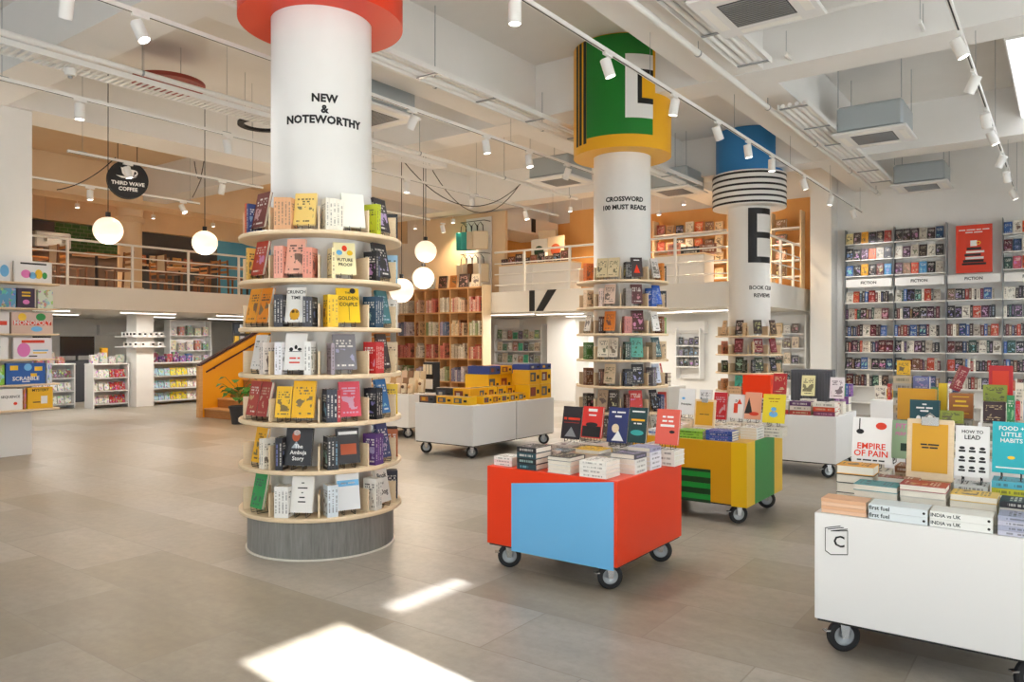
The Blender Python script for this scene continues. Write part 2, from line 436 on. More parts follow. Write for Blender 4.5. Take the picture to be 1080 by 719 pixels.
# ================================================================ COLUMNS, TOWERS, DRUMS
COLS = [(-4.665, 3.874), (-4.81, 9.06), (-4.81, 14.08)]
R_NECK, R_SHELF, R_PL = .378, .61, .548
SHZ = [2.33, 1.99, 1.648, 1.312, .976, .642, .31]       # shelf tops
ST = .03
def facing(c): return math.atan2(-c[1], -c[0])           # direction from a column to the photographer
def place_round(c, r, phi, z):
    """frame on a column: -Y outwards, X to the viewer's right, at angle phi from the viewer"""
    a = facing(c) + phi
    return T(c[0] + r * math.cos(a), c[1] + r * math.sin(a), z, a + PI / 2)
for i, c in enumerate(COLS):
    b = MB().cyl(R_NECK, 0, ZC if i else ZC, 64)
    col = struct('column', b, 'wall_paint', T(c[0], c[1], 0))
    a = facing(c) + PI / 2
    if i == 0:
        l = MB()
        for s, z in (('NEW', .08), ('&', 0), ('NOTEWORTHY', -.077)): l.text(s, .079, .042, 0, T(0, 0, z), .002, R_NECK + .001, spacing=1.05)
        l.build('lettering', 'ink', col, T(0, 0, 3.235, a + .05))
    if i == 1:
        l = MB()
        for s, z in (('CROSSWORD', .05), ('100 MUST READS', -.055)): l.text(s, .083, .036, 0, T(0, 0, z), .002, R_NECK + .001)
        l.build('lettering', 'ink', col, T(0, 0, 3.33, a + .1))
    if i == 2:
        l = MB()
        a0, a1 = -PI / 2 - .05, -PI / 2 + 1.25
        l.arc(R_NECK, R_NECK + .006, 2.98, 3.98, a0, a0 + .42, 6)
        for z0, z1 in ((2.98, 3.09), (3.43, 3.54), (3.87, 3.98)): l.arc(R_NECK, R_NECK + .006, z0, z1, a0 + .42, a1, 8)
        l.build('letter_shape', 'ink', col, T(0, 0, 0, a))
        l = MB()
        for s, z in (('BOOK CLUB', .07), ('REVIEWS', -.07)): l.text(s, .098, .02, 0, T(0, 0, z), .002, R_NECK + .001)
        l.build('lettering', 'ink', col, T(0, 0, 2.45, a + .72))
def tower(c, label, shelves, ndiv=10):
    t = thing('shelf_tower', label, 'bookshelf', T(c[0], c[1], 0))
    MB().ring(R_NECK + .004, R_PL, 0.001, SHZ[-1] - ST, 96).build('plinth', 'plinth_tiles', t)
    MB().ring(R_NECK + .004, R_PL + .012, .001, .012, 96).build('floor_trim', 'paper', t)
    for k, z in enumerate(shelves):
        MB().lathe([(R_NECK + .004, z - ST), (R_SHELF - .006, z - ST), (R_SHELF, z - ST + .006), (R_SHELF, z - .006), (R_SHELF - .006, z), (R_NECK + .004, z), (R_NECK + .004, z - ST)], 96).build('shelf', 'birch', t)
        for j in range(ndiv):
            phi = math.radians(-38 + 36 * j)
            if math.cos(phi) < -.25: continue
            X = Matrix.Translation((0, 0, z)) @ Matrix.Rotation(facing(c) + phi, 4, 'Z')
            MB().box(R_NECK + .006, R_SHELF - .025, -.006, .006, .0005, .165).build('divider', 'birch', t, X)
    return t
TOW = [tower(COLS[0], 'round birch shelf tower with grey plinth on the red-capped column', SHZ),
       tower(COLS[1], 'round birch shelf tower on the column with green and yellow drum', SHZ),
       tower(COLS[2], 'round birch shelf tower on the column under the striped drum', SHZ[2:])]
# drums
ZD = 3.99
c = COLS[0]; d = thing('column_drum', 'plain red drum round the top of the column lettered in black', 'column drum', T(c[0], c[1], 0))
MB().lathe([(R_NECK + .004, ZD), (.62, ZD), (.62, 4.68), (R_NECK + .004, 4.68), (R_NECK + .004, ZD)], 96).build('casing', 'drum_red', d)
c = COLS[1]; d = thing('column_drum', 'yellow drum with green panel, stripes and block letter on its column', 'column drum', T(c[0], c[1], 0))
RD = .645
MB().lathe([(R_NECK + .004, ZD), (RD, ZD), (RD, ZC - .01), (R_NECK + .004, ZC - .01), (R_NECK + .004, ZD)], 96).build('casing', 'drum_yellow', d)
A = Matrix.Rotation(facing(c), 4, 'Z')
g = math.radians
MB().arc(RD, RD + .008, ZD + .16, ZC - .02, g(-44), g(36), 24).build('green_panel', 'drum_green', d, A)
for a0, a1 in ((-66, -61.5), (-58, -53.5), (-49.5, -45)):
    MB().arc(RD, RD + .006, ZD + .1, ZC - .02, g(a0), g(a1), 3).build('stripe', 'ink', d, A)
MB().arc(RD + .008, RD + .012, 4.35, 5.15, g(3.4), g(36), 10).build('letter_ground', 'white_ink', d, A)
MB().arc(RD + .012, RD + .016, 4.53, 4.96, g(17), g(36), 6).build('letter_shape', 'ink', d, A)
MB().arc(RD + .016, RD + .019, 4.6, 4.87, g(22), g(36), 5).build('letter_centre', 'drum_yellow', d, A)
c = COLS[2]; d = thing('column_drum', 'blue drum with black and white hoops round the column of the big letter', 'column drum', T(c[0], c[1], 0))
MB().lathe([(R_NECK + .004, 4.64), (.60, 4.64), (.60, ZC - .01), (R_NECK + .004, ZC - .01), (R_NECK + .004, 4.64)], 96).build('casing', 'drum_blue', d)
MB().lathe([(R_NECK + .004, 4.02), (.66, 4.02), (.66, 4.63), (R_NECK + .004, 4.63), (R_NECK + .004, 4.02)], 96).build('hoop_casing', 'white_ink', d)
for k in range(6): MB().ring(.659, .665, 4.04 + k * .105, 4.04 + k * .105 + .036, 96).build('stripe', 'ink', d)

# ================================================================ DISPLAY CARTS ON CASTORS
CART_H0, CART_H1 = .163, .70
def castor(parent, x, y, rz, big=True):
    r = .08
    w = MB(); X = T(0, 0, r, 0) @ Matrix.Rotation(PI / 2, 4, 'Y')
    w.lathe([(r * .62, -.016), (r * .9, -.016), (r, -.009), (r, .009), (r * .9, .016), (r * .62, .016), (r * .62, -.016)], 28, 0, X)
    w.lathe([(0, -.006), (r * .3, -.008), (r * .5, -.013), (r * .62, -.012), (r * .62, .012), (r * .5, .013), (r * .3, .008), (0, .006)], 24, 1, X)
    w.lathe([(0, -.02), (.014, -.02), (.014, .02), (0, .02)], 14, 1, X)
    wh = w.build('castor', ['rubber', 'grey_metal'], parent, T(x, y, .001, rz))
    f = MB()
    for sx in (-1, 1): f.prism([(-.028, CART_H0 - .004), (.028, CART_H0 - .004), (.014, r - .01), (-.014, r - .01)], sx * .026 - .002, sx * .026 + .002, 0, Matrix.Rotation(PI / 2, 4, 'Z'))
    f.box(-.04, .04, -.04, .04, CART_H0 - .012, CART_H0 - .002)
    f.build('fork', 'chrome', wh)
    MB().box(-.015, .015, -.1, -.055, .1, .108).build('brake_pedal', 'chrome', wh)
def cart(label, x0, x1, y0, y1, face='white_laminate', name='display_cart', wheels=(0, 1, 2, 3), z0=CART_H0, z1=CART_H1):
    t = thing(name, label, 'display cart', T((x0 + x1) / 2, (y0 + y1) / 2, 0))
    hx, hy = (x1 - x0) / 2, (y1 - y0) / 2
    MB().rbox(-hx, hx, -hy, hy, z0 + .012, z1, .003).build('body', face, t)
    MB().box(-hx + .012, hx - .012, -hy + .012, hy - .012, z0, z0 + .0115).build('chassis', 'ink', t)
    if wheels:
        for k, (sx, sy, a) in enumerate(((-1, -1, -.95), (1, -1, -.8), (-1, 1, -1.3), (1, 1, -1.1))):
            if k in wheels: castor(t, sx * (hx - .11), sy * (hy - .11), a)
    return t
red = cart('red cart with a pale blue panel holding stacked books', -3.2, -2.2, 4.08, 5.03, 'cart_red')
pts = [on_y(u, v, 4.08) for u, v in ((539.6, 509.4), (647.4, 508.2), (647.4, 602), (539.6, 580.5))]
MB().prism([(p.x + 2.7, p.z) for p in pts], -.478, -.4755).build('blue_panel', 'cart_blue', red)
yel = cart('yellow cart with green panels behind the red one', -3.2, -2.15, 6.23, 7.2, 'cart_ochre')
hx, hy = .525, .485
b = MB().box(-hx, hx - .31, -hy - .003, -hy + .001, .163, .45, 1)
for k in range(3): b.box(-hx, hx - .31, -hy - .005, -hy - .003, .19 + k * .095, .235 + k * .095, 0)
b.build('striped_panel', ['cart_green', 'dark_green'], yel)
MB().box(hx - .13, hx, -hy - .003, -hy + .001, .163, .7).build('yellow_band', 'cart_yellow', yel)
MB().box(hx - .001, hx + .003, -hy - .003, -hy + .2, .163, .7).build('yellow_band', 'cart_yellow', yel)
MB().box(hx - .001, hx + .003, -hy + .2, hy - .24, .163, .7).build('green_band', 'cart_green', yel)
MB().box(hx - .001, hx + .003, hy - .24, hy, .163, .7).build('yellow_band', 'cart_yellow', yel)
near = cart('white cart with a small book outline and letter on its front', -1.015, -.02, 3.93, 4.9)
# outlined book mark with a letter
L = MB()
p0 = on_y(870.5, 556.5, 3.93); w = .103; h = .13
def seg(a, b_): L.bar((a[0], 0, a[1]), (b_[0], 0, b_[1]), .002, .0035)
q = [(0, .0), (w * .3, -.012), (w, .0), (w, h - .018), (w * .3, h - .03), (0, h - .012)]
P = [(0, 0), (.03, -.014), (w, -.002), (w, .112), (.03, .1), (0, .115)]
for a, e in (((0, .116), (0, .004)), ((0, .004), (.026, -.012)), ((.026, -.012), (w, .0)), ((w, 0), (w, .116)), ((w, .116), (.026, .104)), ((0, .116), (.07, .134)), ((.012, .111), (.085, .129)), ((.026, .104), (w, .124))): seg(a, e)
L.text('C', .078, .008, 0, T(.064, 0, .055), .0015)
L.build('book_mark', 'ink', near, T(p0.x + .5175, -.4865, p0.z - .115))
cart3 = cart('white cart with a dark book slipcase between yellow cart and fiction wall', -3.12, -2.08, 8.95, 9.95)
cart4 = cart('white cart of gift books behind the cart with the letter', -1.12, .0, 6.3, 7.3)
toyA = cart('nearest white cart stacked with yellow toy cartons', -7.28, -6.25, 7.67, 8.63, wheels=(0, 1))
toyB = cart('second white cart of toy cartons pushed against the first', -7.27, -6.25, 8.65, 9.6, wheels=(2, 3))
figc = cart('white cart of small blister packs in front of wooden bookcase', -9.45, -8.4, 8.7, 9.7)
cart5 = cart('white cart with a red box behind the dark slipcase cart', -4.25, -3.3, 11.2, 12.2)
cart6 = cart('white cart of books close to the fiction shelves', -2.3, -1.2, 11.9, 12.9)
cart7 = cart('white cart with stacked books by the fiction shelves and gift books', -.75, .3, 9.2, 10.2)
# ================================================================ CEILING: tracks, spots, pipes, trays, air conditioning
ZT = 4.2
mat('panel_glow', '#ffffff', .4, emit='#f2f7ff', estr=1.5)
mat('disc_red', '#8f3325', .5)
def cable_to(parent, x, y, z0, z1, r=.003, n='suspension_cable', m='grey_metal'):
    MB().cyl(r, z0, z1, 6).build(n, m, parent, T(x, y, 0))
def track(label, x, y0, y1, z=ZT, every=2.4):
    t = thing('light_track', label, 'light track', T(x, 0, 0))
    MB().box(-.018, .018, y0, y1, z, z + .035).box(-.006, .006, y0 + .02, y1 - .02, z - .0015, z, 1).build('rail', ['white_metal', 'ink'], t)
    n = max(2, int((y1 - y0) / every) + 1)
    for i in range(n):
        y = y0 + .2 + (y1 - y0 - .4) * i / (n - 1)
        MB().box(-.008, .008, y - .06, y + .06, z + .036, z + .046).build('clip', 'grey_metal', t)
        top = 4.69 if any(abs(y - r - .02) < .3 for r in ROWS) else (5.015 if any(abs(y - r - .02) < .46 for r in ROWS) else ZC)
        if any(a - .01 < x < c + .01 for a, c in ((-12.2, -11.4), (-6.75, -6.05), (-3.62, -2.85))): top = min(top, 4.69)
        cable_to(t, 0, y, z + .047, top - .004)
    return t
TRK = {'A': -8.75, 'B': -6.08, 'C': -3.42, 'D': -.75, 'E': -11.32, 'G': -13.6}
track('white light track running past both sides of lettered red-capped column', TRK['B'], -.4, 11.3)
track('long white light track passing in front of the green drum', TRK['C'], -.4, 16.9)
track('white light track close to the fiction wall poster', TRK['D'], 1., 16.9)
track('white light track beyond the lettered red-capped column', TRK['A'], .4, 13.6)
track('white light track along the gallery edge behind the round coffee sign', TRK['E'], 4.9, 8.1, 4.2)
track('white light track along the gallery edge behind the globe lamps', TRK['E'], 9.2, 12.4, 4.2)
track('short white light track in front of the coffee bar', TRK['G'], 4.7, 8.3, 4.2)
LIGHT = {}
def lamp_data(w, col, ang):
    k = (w, col, ang)
    if k not in LIGHT:
        l = bpy.data.lights.new('spot_beam', 'SPOT'); l.energy = w; l.color = col; l.spot_size = math.radians(ang); l.spot_blend = .9; l.shadow_soft_size = .05
        LIGHT[k] = l
    return LIGHT[k]
PROTO = {}
def head(label, x, y, z, aim, w, col, ang=95, lit=True, group='white track spotlights'):
    """white cylindrical spot under a track; aim = direction the lens points to"""
    X = T(x, y, z)
    t = thing('track_spotlight', label, 'spotlight', X, group)
    d = Vector(aim).normalized()
    q = d.to_track_quat('-Z', 'Y').to_matrix().to_4x4()
    k = tuple(round(v, 2) for v in aim)
    if 'ad' not in PROTO: PROTO['ad'] = MB().box(-.016, .016, -.07, .07, -.026, -.001).mesh('adapter', ['white_metal'])
    if 'st' not in PROTO: PROTO['st'] = MB().cyl(.008, -.075, -.026, 8).mesh('arm', ['white_metal'])
    if 'ho' not in PROTO:
        PROTO['ho'] = MB().lathe([(0, .085), (.046, .085), (.05, .08), (.05, -.085), (.044, -.085), (.044, -.07), (0, -.07)], 20).mesh('housing', ['white_metal'])
        PROTO['le'] = MB().cyl(.0435, -.0695, -.066, 20).mesh('lens', ['lens'])
    link('adapter', PROTO['ad'], t); link('arm', PROTO['st'], t)
    c = Vector((0, 0, -.135))
    h = link('housing', PROTO['ho'], t, Matrix.Translation(c) @ q)
    link('lens', PROTO['le'], h, T(0, 0, -.008))
    if lit:
        link('beam', lamp_data(w, col, ang), t, Matrix.Translation(c + d * .1) @ q)
WARM, NEUT = (1., .8, .6), (1., .985, .96)
def heads(xk, vs, what, aim, w, col):
    for i, (u, v) in enumerate(vs):
        x = TRK[xk]; a, b_, _ = ray(u, v); y = x / a * b_
        head(f'white spotlight, {ORD[i + 1]} on the {what}', x, y, ZT, aim[i % len(aim)], w, col)
heads('B', [(70, 0), (148, 30), (330, 80), (435, 120), (513, 147), (558, 165), (598, 180)], 'track beside the lettered red-capped column', [(-.5, .1, -1), (.45, .2, -1), (.2, -.3, -1), (-.5, -.1, -1), (.1, .1, -1), (.2, 0, -1)], 95, NEUT)
heads('A', [(-60, 60), (84, 112), (240, 145), (330, 165), (429, 185), (498, 203), (555, 222)], 'track beyond the lettered red-capped column', [(.2, .1, -1), (0, 0, -1), (-.2, .3, -1)], 120, WARM)
heads('C', [(440, -20), (543, 2), (641, 64), (711, 104), (757, 135), (789, 152), (814, 170), (848, 188), (876, 205), (900, 222)], 'long track in front of the green drum', [(.1, .1, -1), (0, 0, -1), (.25, .2, -1), (-.2, 0, -1), (.2, .5, -1)], 85, NEUT)
heads('D', [(1012, 30), (1026, 70), (1040, 104), (1047, 130), (1056, 160), (1062, 178), (1069, 203)], 'track leading to the red wall poster', [(.4, .1, -1), (-.5, .3, -1), (.1, .6, -1)], 110, NEUT)
heads('E', [(135, 165), (234, 192), (467, 240)], 'gallery-edge track behind the round coffee sign', [(.1, .2, -1), (-.3, 0, -1)], 90, WARM)
heads('G', [(95, 200), (193, 212)], 'short track in front of the coffee bar', [(0, 0, -1), (.6, .2, -1)], 80, WARM)
for i, (u, v) in enumerate(((955, 222), (1033, 212))):
    p = on_z(u, v, 4.45)
    t = thing('ceiling_spotlight', ['small white spot hanging over the two plain fiction bays', 'small white spot hanging just above the red poster'][i], 'spotlight', T(p.x, p.y, 0))
    MB().cyl(.05, 4.3, 4.44, 18).build('housing', 'white_metal', t)
    MB().cyl(.043, 4.294, 4.299, 18).build('lens', 'lens', t)
    MB().cyl(.006, 4.441, ZC - .003, 8).build('rod', 'white_metal', t)
    link('beam', lamp_data(90, NEUT, 120), t, T(0, 0, 4.28))

def cassette(label, x, y, z=4.42, h=.4, rz=0.):
    t = thing('ceiling_cassette', label, 'air conditioner', T(x, y, 0, rz))
    s = .475
    MB().rbox(-s, s, -s, s, z, z + .035, .012).build('panel', 'white_laminate', t)
    g = MB()
    for k in range(14): g.box(-.26, .26, -.25 + k * .038, -.25 + k * .038 + .018, z - .006, z - .0005)
    g.build('intake_grille', 'grey_metal', t)
    MB().box(-.27, .27, -.27, .27, z - .0004, z - .0001).build('intake_recess', 'dark_grey', t)
    for k in range(4):
        X = Matrix.Rotation(k * PI / 2, 4, 'Z')
        MB().box(-.27, .27, -.42, -.34, z - .004, z - .0005).build('louvre', 'paper_white', t, X)
    MB().rbox(-.42, .42, -.42, .42, z + .0355, z + h, .03).build('casing', 'galvanised', t)
    for sx in (-1, 1):
        for sy in (-1, 1): cable_to(t, sx * .4, sy * .4, z + h + .001, ZC - .004, .005, 'hanger_rod')
    return t
cassette('ceiling air conditioner seen from below, beside the long light track', -2.2, 6.65, 4.46)
cassette('ceiling air conditioner with grey casing, nearer of the pair ahead of fiction wall', -2.2, 11.7)
cassette('ceiling air conditioner with grey casing closest to the fiction wall', -2.2, 16.0)
cassette('ceiling air conditioner half hidden behind the lettered red-capped column', -7.25, 6.8)
cassette('ceiling air conditioner over the gallery letter, beside the green drum', -7.4, 11.6)
# pipes and trays
def pipe(label, x, y0, y1, z, r=.03, every=2.2):
    t = thing('ceiling_pipe', label, 'pipe', T(x, 0, 0))
    MB().tube([(0, y0, z), (0, y1, z)], r, 14).build('tube', 'white_metal', t)
    n = int((y1 - y0) / every) + 1
    for i in range(n):
        y = y0 + .3 + (y1 - y0 - .6) * i / max(1, n - 1)
        MB().ring(r + .001, r + .005, -.012, .012, 14).build('pipe_clamp', 'grey_metal', t, T(0, y, z, 0, PI / 2))
        top = 4.69 if any(abs(y - q - .02) < .3 for q in ROWS) else (5.015 if any(abs(y - q - .02) < .46 for q in ROWS) else ZC)
        if any(a - .03 < x < c + .03 for a, c in ((-12.2, -11.4), (-6.75, -6.05), (-3.62, -2.85))): top = min(top, 4.69)
        cable_to(t, 0, y, z + r + .002, top - .004, .005, 'hanger_rod')
pipe('white pipe beside the light track of the lettered column', -5.9, -.4, 13.5, 4.5)
pipe('white pipe above the perforated cable tray near the games pillar', -8.22, -.4, 13.5, 4.5)
pipe('thin white pipe hung beside the long track by the green drum', -3.12, .4, 17, 4.56, .034)
def tray(label, x0, x1, y0, y1, z, n=3, perf=False, r=.022):
    t = thing('cable_tray', label, 'cable tray', T(x0, y0, z)); W, L = x1 - x0, y1 - y0
    for x in (0, W): MB().box(x - .004, x + .004, 0, L, 0, .06).build('side_rail', 'white_metal', t)
    if perf:
        b = MB(); y = .05
        while y < L - .03: b.box(.005, W - .005, y, y + .03, .004, .012); y += .07
        b.build('perforated_base', 'white_metal', t)
        return t
    k = int(L / .95)
    for i in range(k + 1): MB().box(.005, W - .005, .05 + (L - .14) * i / k, .09 + (L - .14) * i / k, .004, .014).build('rung', 'grey_metal', t)
    for i in range(n):
        x = .05 + (W - .1) * i / max(1, n - 1)
        MB().tube([(x, .04, .017 + r), (x, L - .04, .017 + r)], r, 10).build('conduit', 'white_metal', t)
    return t
tray('perforated white cable tray below the pipe near the games pillar', -8.62, -8.3, .3, 9.5, 4.42, 0, True)
tray('white cable ladder holding pipes next to the near air conditioner', -2.98, -2.62, 1., 8.4, 4.6, 4, False, .028)
tray('white cable ladder holding pipes between the two grey air conditioners', -2.98, -2.62, 9.8, 15.5, 4.5, 4, False, .026)
tray('white cable ladder between the pipe and track behind lettered column', -5.76, -5.45, 5., 13.4, 4.42, 2, False, .03)
pipe_x = on_z(640, 112, 4.93)
b = thing('ceiling_pipe', 'white pipe crossing under the ceiling between the two grey units', 'pipe', T(0, 0, 0))
MB().tube([(-2.6, 8.3, 4.98), (3.1, 8.3, 4.98)], .025, 10).build('tube', 'white_metal', b)
for x in (-1.6, .6, 2.4): cable_to(b, x, 8.3, 5.006, ZC - .004, .004, 'hanger_rod')
# short batten lights hung from wires
for i, (u, v) in enumerate(((972, 27), (832, 60), (772, 104))):
    p = on_z(u, v, 4.75)
    t = thing('hanging_bracket', 'white hanging bracket on wires, ' + ['highest of the three over the right beam', 'over the near air conditioner casing', 'beside the thin pipe above the blue drum'][i], 'bracket', T(p.x, p.y, 0))
    MB().box(-.015, .015, -.14, .14, 4.73, 4.765).build('bar', 'white_metal', t)
    for sy in (-.1, .1): cable_to(t, 0, sy, 4.766, ZC - .004 if not any(abs(p.y + sy - q - .02) < .46 for q in ROWS) else 5.01)
# white board hanging high at the street side, rings hung under the ceiling
t = thing('ceiling_light_panel', 'flat white light panel hung level near the street side of the ceiling', 'light panel', T(-.58, 10.2, 4.93))
MB().rbox(0, 1.15, 0, 4.1, .012, .05, .004).build('panel_frame', 'white_metal', t)
MB().box(.02, 1.13, .02, 4.08, .004, .0115).build('diffuser', 'panel_glow', t)
for x, y in ((.2, .4), (.95, .4), (.2, 3.3), (.95, 3.3)): cable_to(t, x, y, .051, ZC - 4.93 - .004)
t = thing('ceiling_ring', 'dark red disc hung flat under the ceiling beyond the cable tray', 'ceiling disc', T(-9.75, 5.5, 0))
MB().lathe([(0, 4.98), (.46, 4.98), (.46, 5.03), (0, 5.03)], 40).build('disc', 'disc_red', t)
for a in (0, 2.1, 4.2): cable_to(t, .3 * math.cos(a), .3 * math.sin(a), 5.031, ZC - .004)
p = on_z(276, 131, 4.75)
t = thing('ceiling_ring', 'black open ring hung flat beside the lettered red-capped column', 'ceiling disc', T(p.x, p.y, 0))
MB().arc(.26, .34, 4.72, 4.76, .6, 5.3, 30).build('ring', 'ink', t)
for a in (1.2, 3., 4.8): cable_to(t, .3 * math.cos(a), .3 * math.sin(a), 4.761, ZC - .004 )
p = on_z(85, 74, 4.42)
t = thing('smoke_detector', 'small round white detector under the perforated cable tray', 'detector', T(-8.45, p.y - .1, 0))
MB().lathe([(0, 4.33), (.05, 4.335), (.06, 4.36), (.06, 4.405), (0, 4.41)], 20).build('housing', 'white_metal', t)
MB().lathe([(0, 4.305), (.022, 4.31), (.024, 4.329), (0, 4.329)], 14).build('sensor', 'grey_metal', t)
# ================================================================ BOOKS
def book_meshes():
    c = MB().box(-.5, .5, -.5, -.42, 0, 1).box(-.5, .5, .42, .5, 0, 1).box(-.5, -.455, -.42, .42, 0, 1)
    p = MB().box(-.4549, .47, -.4199, .4199, .012, .988)
    one = MB().box(-.5, .5, -.5, -.42, 0, 1).box(-.5, .5, .42, .5, 0, 1).box(-.5, -.455, -.42, .42, 0, 1).box(-.455, .47, -.42, .42, .012, .988, 1)
    return {'cover': c.mesh('cover', ['book_cover']), 'plain': c.mesh('cover', ['plain_cover']), 'pages': p.mesh('page_block', ['pages']),
            'one': one.mesh('book', ['book_cover', 'pages']), 'onep': one.mesh('book', ['plain_cover', 'pages'])}
BM = book_meshes()
FL = Matrix(((0, 0, -1, 0), (1, 0, 0, 0), (0, -1, 0, 0), (0, 0, 0, 1)))     # lying flat, front cover up, spine to the front
def setcol(o, h): o.color = (*rgb(h), 1)
def book(name, label, X, w, t, h, col, group=None, parts=False, plain=False, cat='book', art=None):
    """upright book: front cover to -Y, spine to -X, standing on z = 0, centred in x and y"""
    Sc = Matrix.Diagonal((w, t, h, 1))
    if not parts:
        o = link(name, BM['onep' if plain else 'one'], None, X @ Sc)
        setcol(o, col); tag(o, label, cat, group); return o
    r = thing(name, label, cat, X, group)
    c = link('cover', BM['plain' if plain else 'cover'], r, Sc); setcol(c, col)
    link('page_block', BM['pages'], r, Sc)
    if art:
        mats, fn = art
        b, b2 = MB(), MB(); fn(b, b2, w, h, -t / 2 - .0004)
        if b.v: b.build('cover_picture', mats, r)
        if b2.v: b2.build('cover_lettering', mats, r)
    return r
def lines(*rows, mats=('ink',), blobs=()):
    """front print: rows = (text, centre height 0..1, size as share of the width, colour index); blobs = (kind, x, z, a, b, colour index)"""
    def fn(b, b2, w, h, y):
        for kind, x, z, p, q, k in blobs:
            if kind == 'box': b.box((x - p / 2) * w, (x + p / 2) * w, y - .0008, y + .0002, (z - q / 2) * h, (z + q / 2) * h, k)
            elif kind == 'disc':
                n = 18; b.prism([(x * w + p * w * math.cos(2 * PI * i / n), z * h + q * w * math.sin(2 * PI * i / n)) for i in range(n)], y - .0009, y + .0002, k)
            elif kind == 'tri': b.prism([((x - p / 2) * w, (z - q / 2) * h), ((x + p / 2) * w, (z - q / 2) * h), (x * w, (z + q / 2) * h)], y - .0009, y + .0002, k)
        for s, z, sz, k in rows:
            if s[0] == '~':                      # words too small to read: one bar a word
                ws = [int(c) for c in s[1:]]; tot = sum(ws) + len(ws) - 1; u = min(.84 * w / tot, sz * w * .62); x = -u * tot / 2
                for k_ in ws: b2.box(x, x + k_ * u, y - .0008, y + .0002, z * h - sz * w * .33, z * h + sz * w * .33, k); x += (k_ + 1) * u
                continue
            b2.text(s, sz * w, .018, k, T(0, y - .0009, z * h), .0003)
    return list(mats), fn
STM = {}
def stand(label, X, t=.02, tilt=.2, w=.07, lift=.03):
    """black wire easel behind and under a face-out book (book base at z = lift)"""
    k = (round(t, 3), round(tilt, 2), round(w, 2))
    if k not in STM:
        b = MB(); r = .0022
        c, s = math.cos(tilt), math.sin(tilt)
        for sx in (-w / 2, w / 2):
            back = t / 2 + .006
            yb, zb = back * c, lift - back * s
            b.tube([(sx, -t / 2 - .012, lift + .008), (sx, -t / 2 - .012, lift - t * s - .008), (sx, -t / 2 - .008, .0026), (sx, yb + .05, .0026)], r, 6)
            b.tube([(sx, -t / 2 - .012, lift - t * s - .008), (sx, yb, lift - t * s - .008), (sx, yb + .1 * s, zb + .1 * c), (sx, yb + .05, .0026)], r, 6)
        b.tube([(-w / 2, t / 2 * c + .006 * c + .1 * s, lift + .1 * c - .005), (w / 2, t / 2 * c + .006 * c + .1 * s, lift + .1 * c - .005)], r, 6)
        STM[k] = b.mesh('book_stand', ['black_metal'])
    o = link('book_stand', STM[k], None, X)
    return tag(o, label, 'book stand')
def face_out(name, label, X, w, h, col, t=.02, tilt=.2, parts=True, art=None, plain=False, group=None, lift=.03, sl=None):
    """book facing out, tilted back on a wire stand; X stands on the shelf"""
    c, s = math.cos(tilt), math.sin(tilt)
    B = X @ Matrix.Translation((0, 0, lift + t / 2 * s)) @ Matrix.Rotation(-tilt, 4, 'X')
    book(name, label, B, w, t, h, col, group, parts, plain or bool(art), art=art)
    if sl: stand(sl, X, t, tilt, min(.08, w * .55), lift)
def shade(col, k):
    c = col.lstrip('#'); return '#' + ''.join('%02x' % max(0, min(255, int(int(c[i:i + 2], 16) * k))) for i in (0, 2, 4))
TAKEN = []
def fit(x, y, sx, sy, z0, z1, keep_y=False, gap=.005):
    """trim a footprint so that it stays clear of what already lies there"""
    a, b_, c, d = x - sx / 2, x + sx / 2, y - sy / 2, y + sy / 2
    for _ in range(8):
        hit = False
        for (p, q, r, u, e, g_) in TAKEN:
            ox, oy = min(b_, q) - max(a, p) + gap, min(d, u) - max(c, r) + gap
            if ox > 1e-6 and oy > 1e-6 and min(z1, g_) - max(z0, e) > .0005:
                hit = True
                if ox < oy or keep_y:
                    if (a + b_) < (p + q): b_ -= ox
                    else: a += ox
                else:
                    if (c + d) < (r + u): d -= oy
                    else: c += oy
        if not hit: break
    TAKEN.append((a, b_, c, d, z0, z1))
    return (a + b_) / 2, (c + d) / 2, b_ - a, d - c
def stack(desc, x, y, z, n, w, t, h, col, rot=0., parts=False, cols=None, jitter=.006, plain=False, group=None, art=None):
    """n books lying on one another; w = depth (y), h = length (x); returns the top height"""
    if y > 8.9 and n >= 3: t, n = t * n / ((n + 1) // 2), (n + 1) // 2
    quarter = abs(math.sin(rot)) > .7
    sx, sy = (w, h) if quarter else (h, w)
    x, y, sx, sy = fit(x, y, sx + .004, sy + .004, z, z + n * (t + .0012))
    sx, sy = max(sx - .004, .03), max(sy - .004, .03)
    w, h = (sx, sy) if quarter else (sy, sx)
    for i in range(n):
        c = cols[i % len(cols)] if cols else col
        X = T(x + rnd.uniform(-jitter, jitter) * .2, y + rnd.uniform(-jitter, jitter) * .2, z + t / 2 + .0006, rot + rnd.uniform(-jitter, jitter) * 1.5) @ FL @ Matrix.Translation((0, 0, -h / 2))
        lab = f'{cname(c)} book, {ORD[i + 1]} up in {desc}' if n > 1 else f'{cname(c)} book lying as {desc}'
        book('stacked_book', lab, X, w, t, h, c, group, parts, plain, art=art if i == n - 1 else None)
        z += t + .0012
    return z
WHERE = ['lettered red-capped tower', 'green-drum tower', 'striped-drum tower']
BAYS = {0: -56, 1: -20, 2: 16, 3: 52, 4: 88, -1: -92}
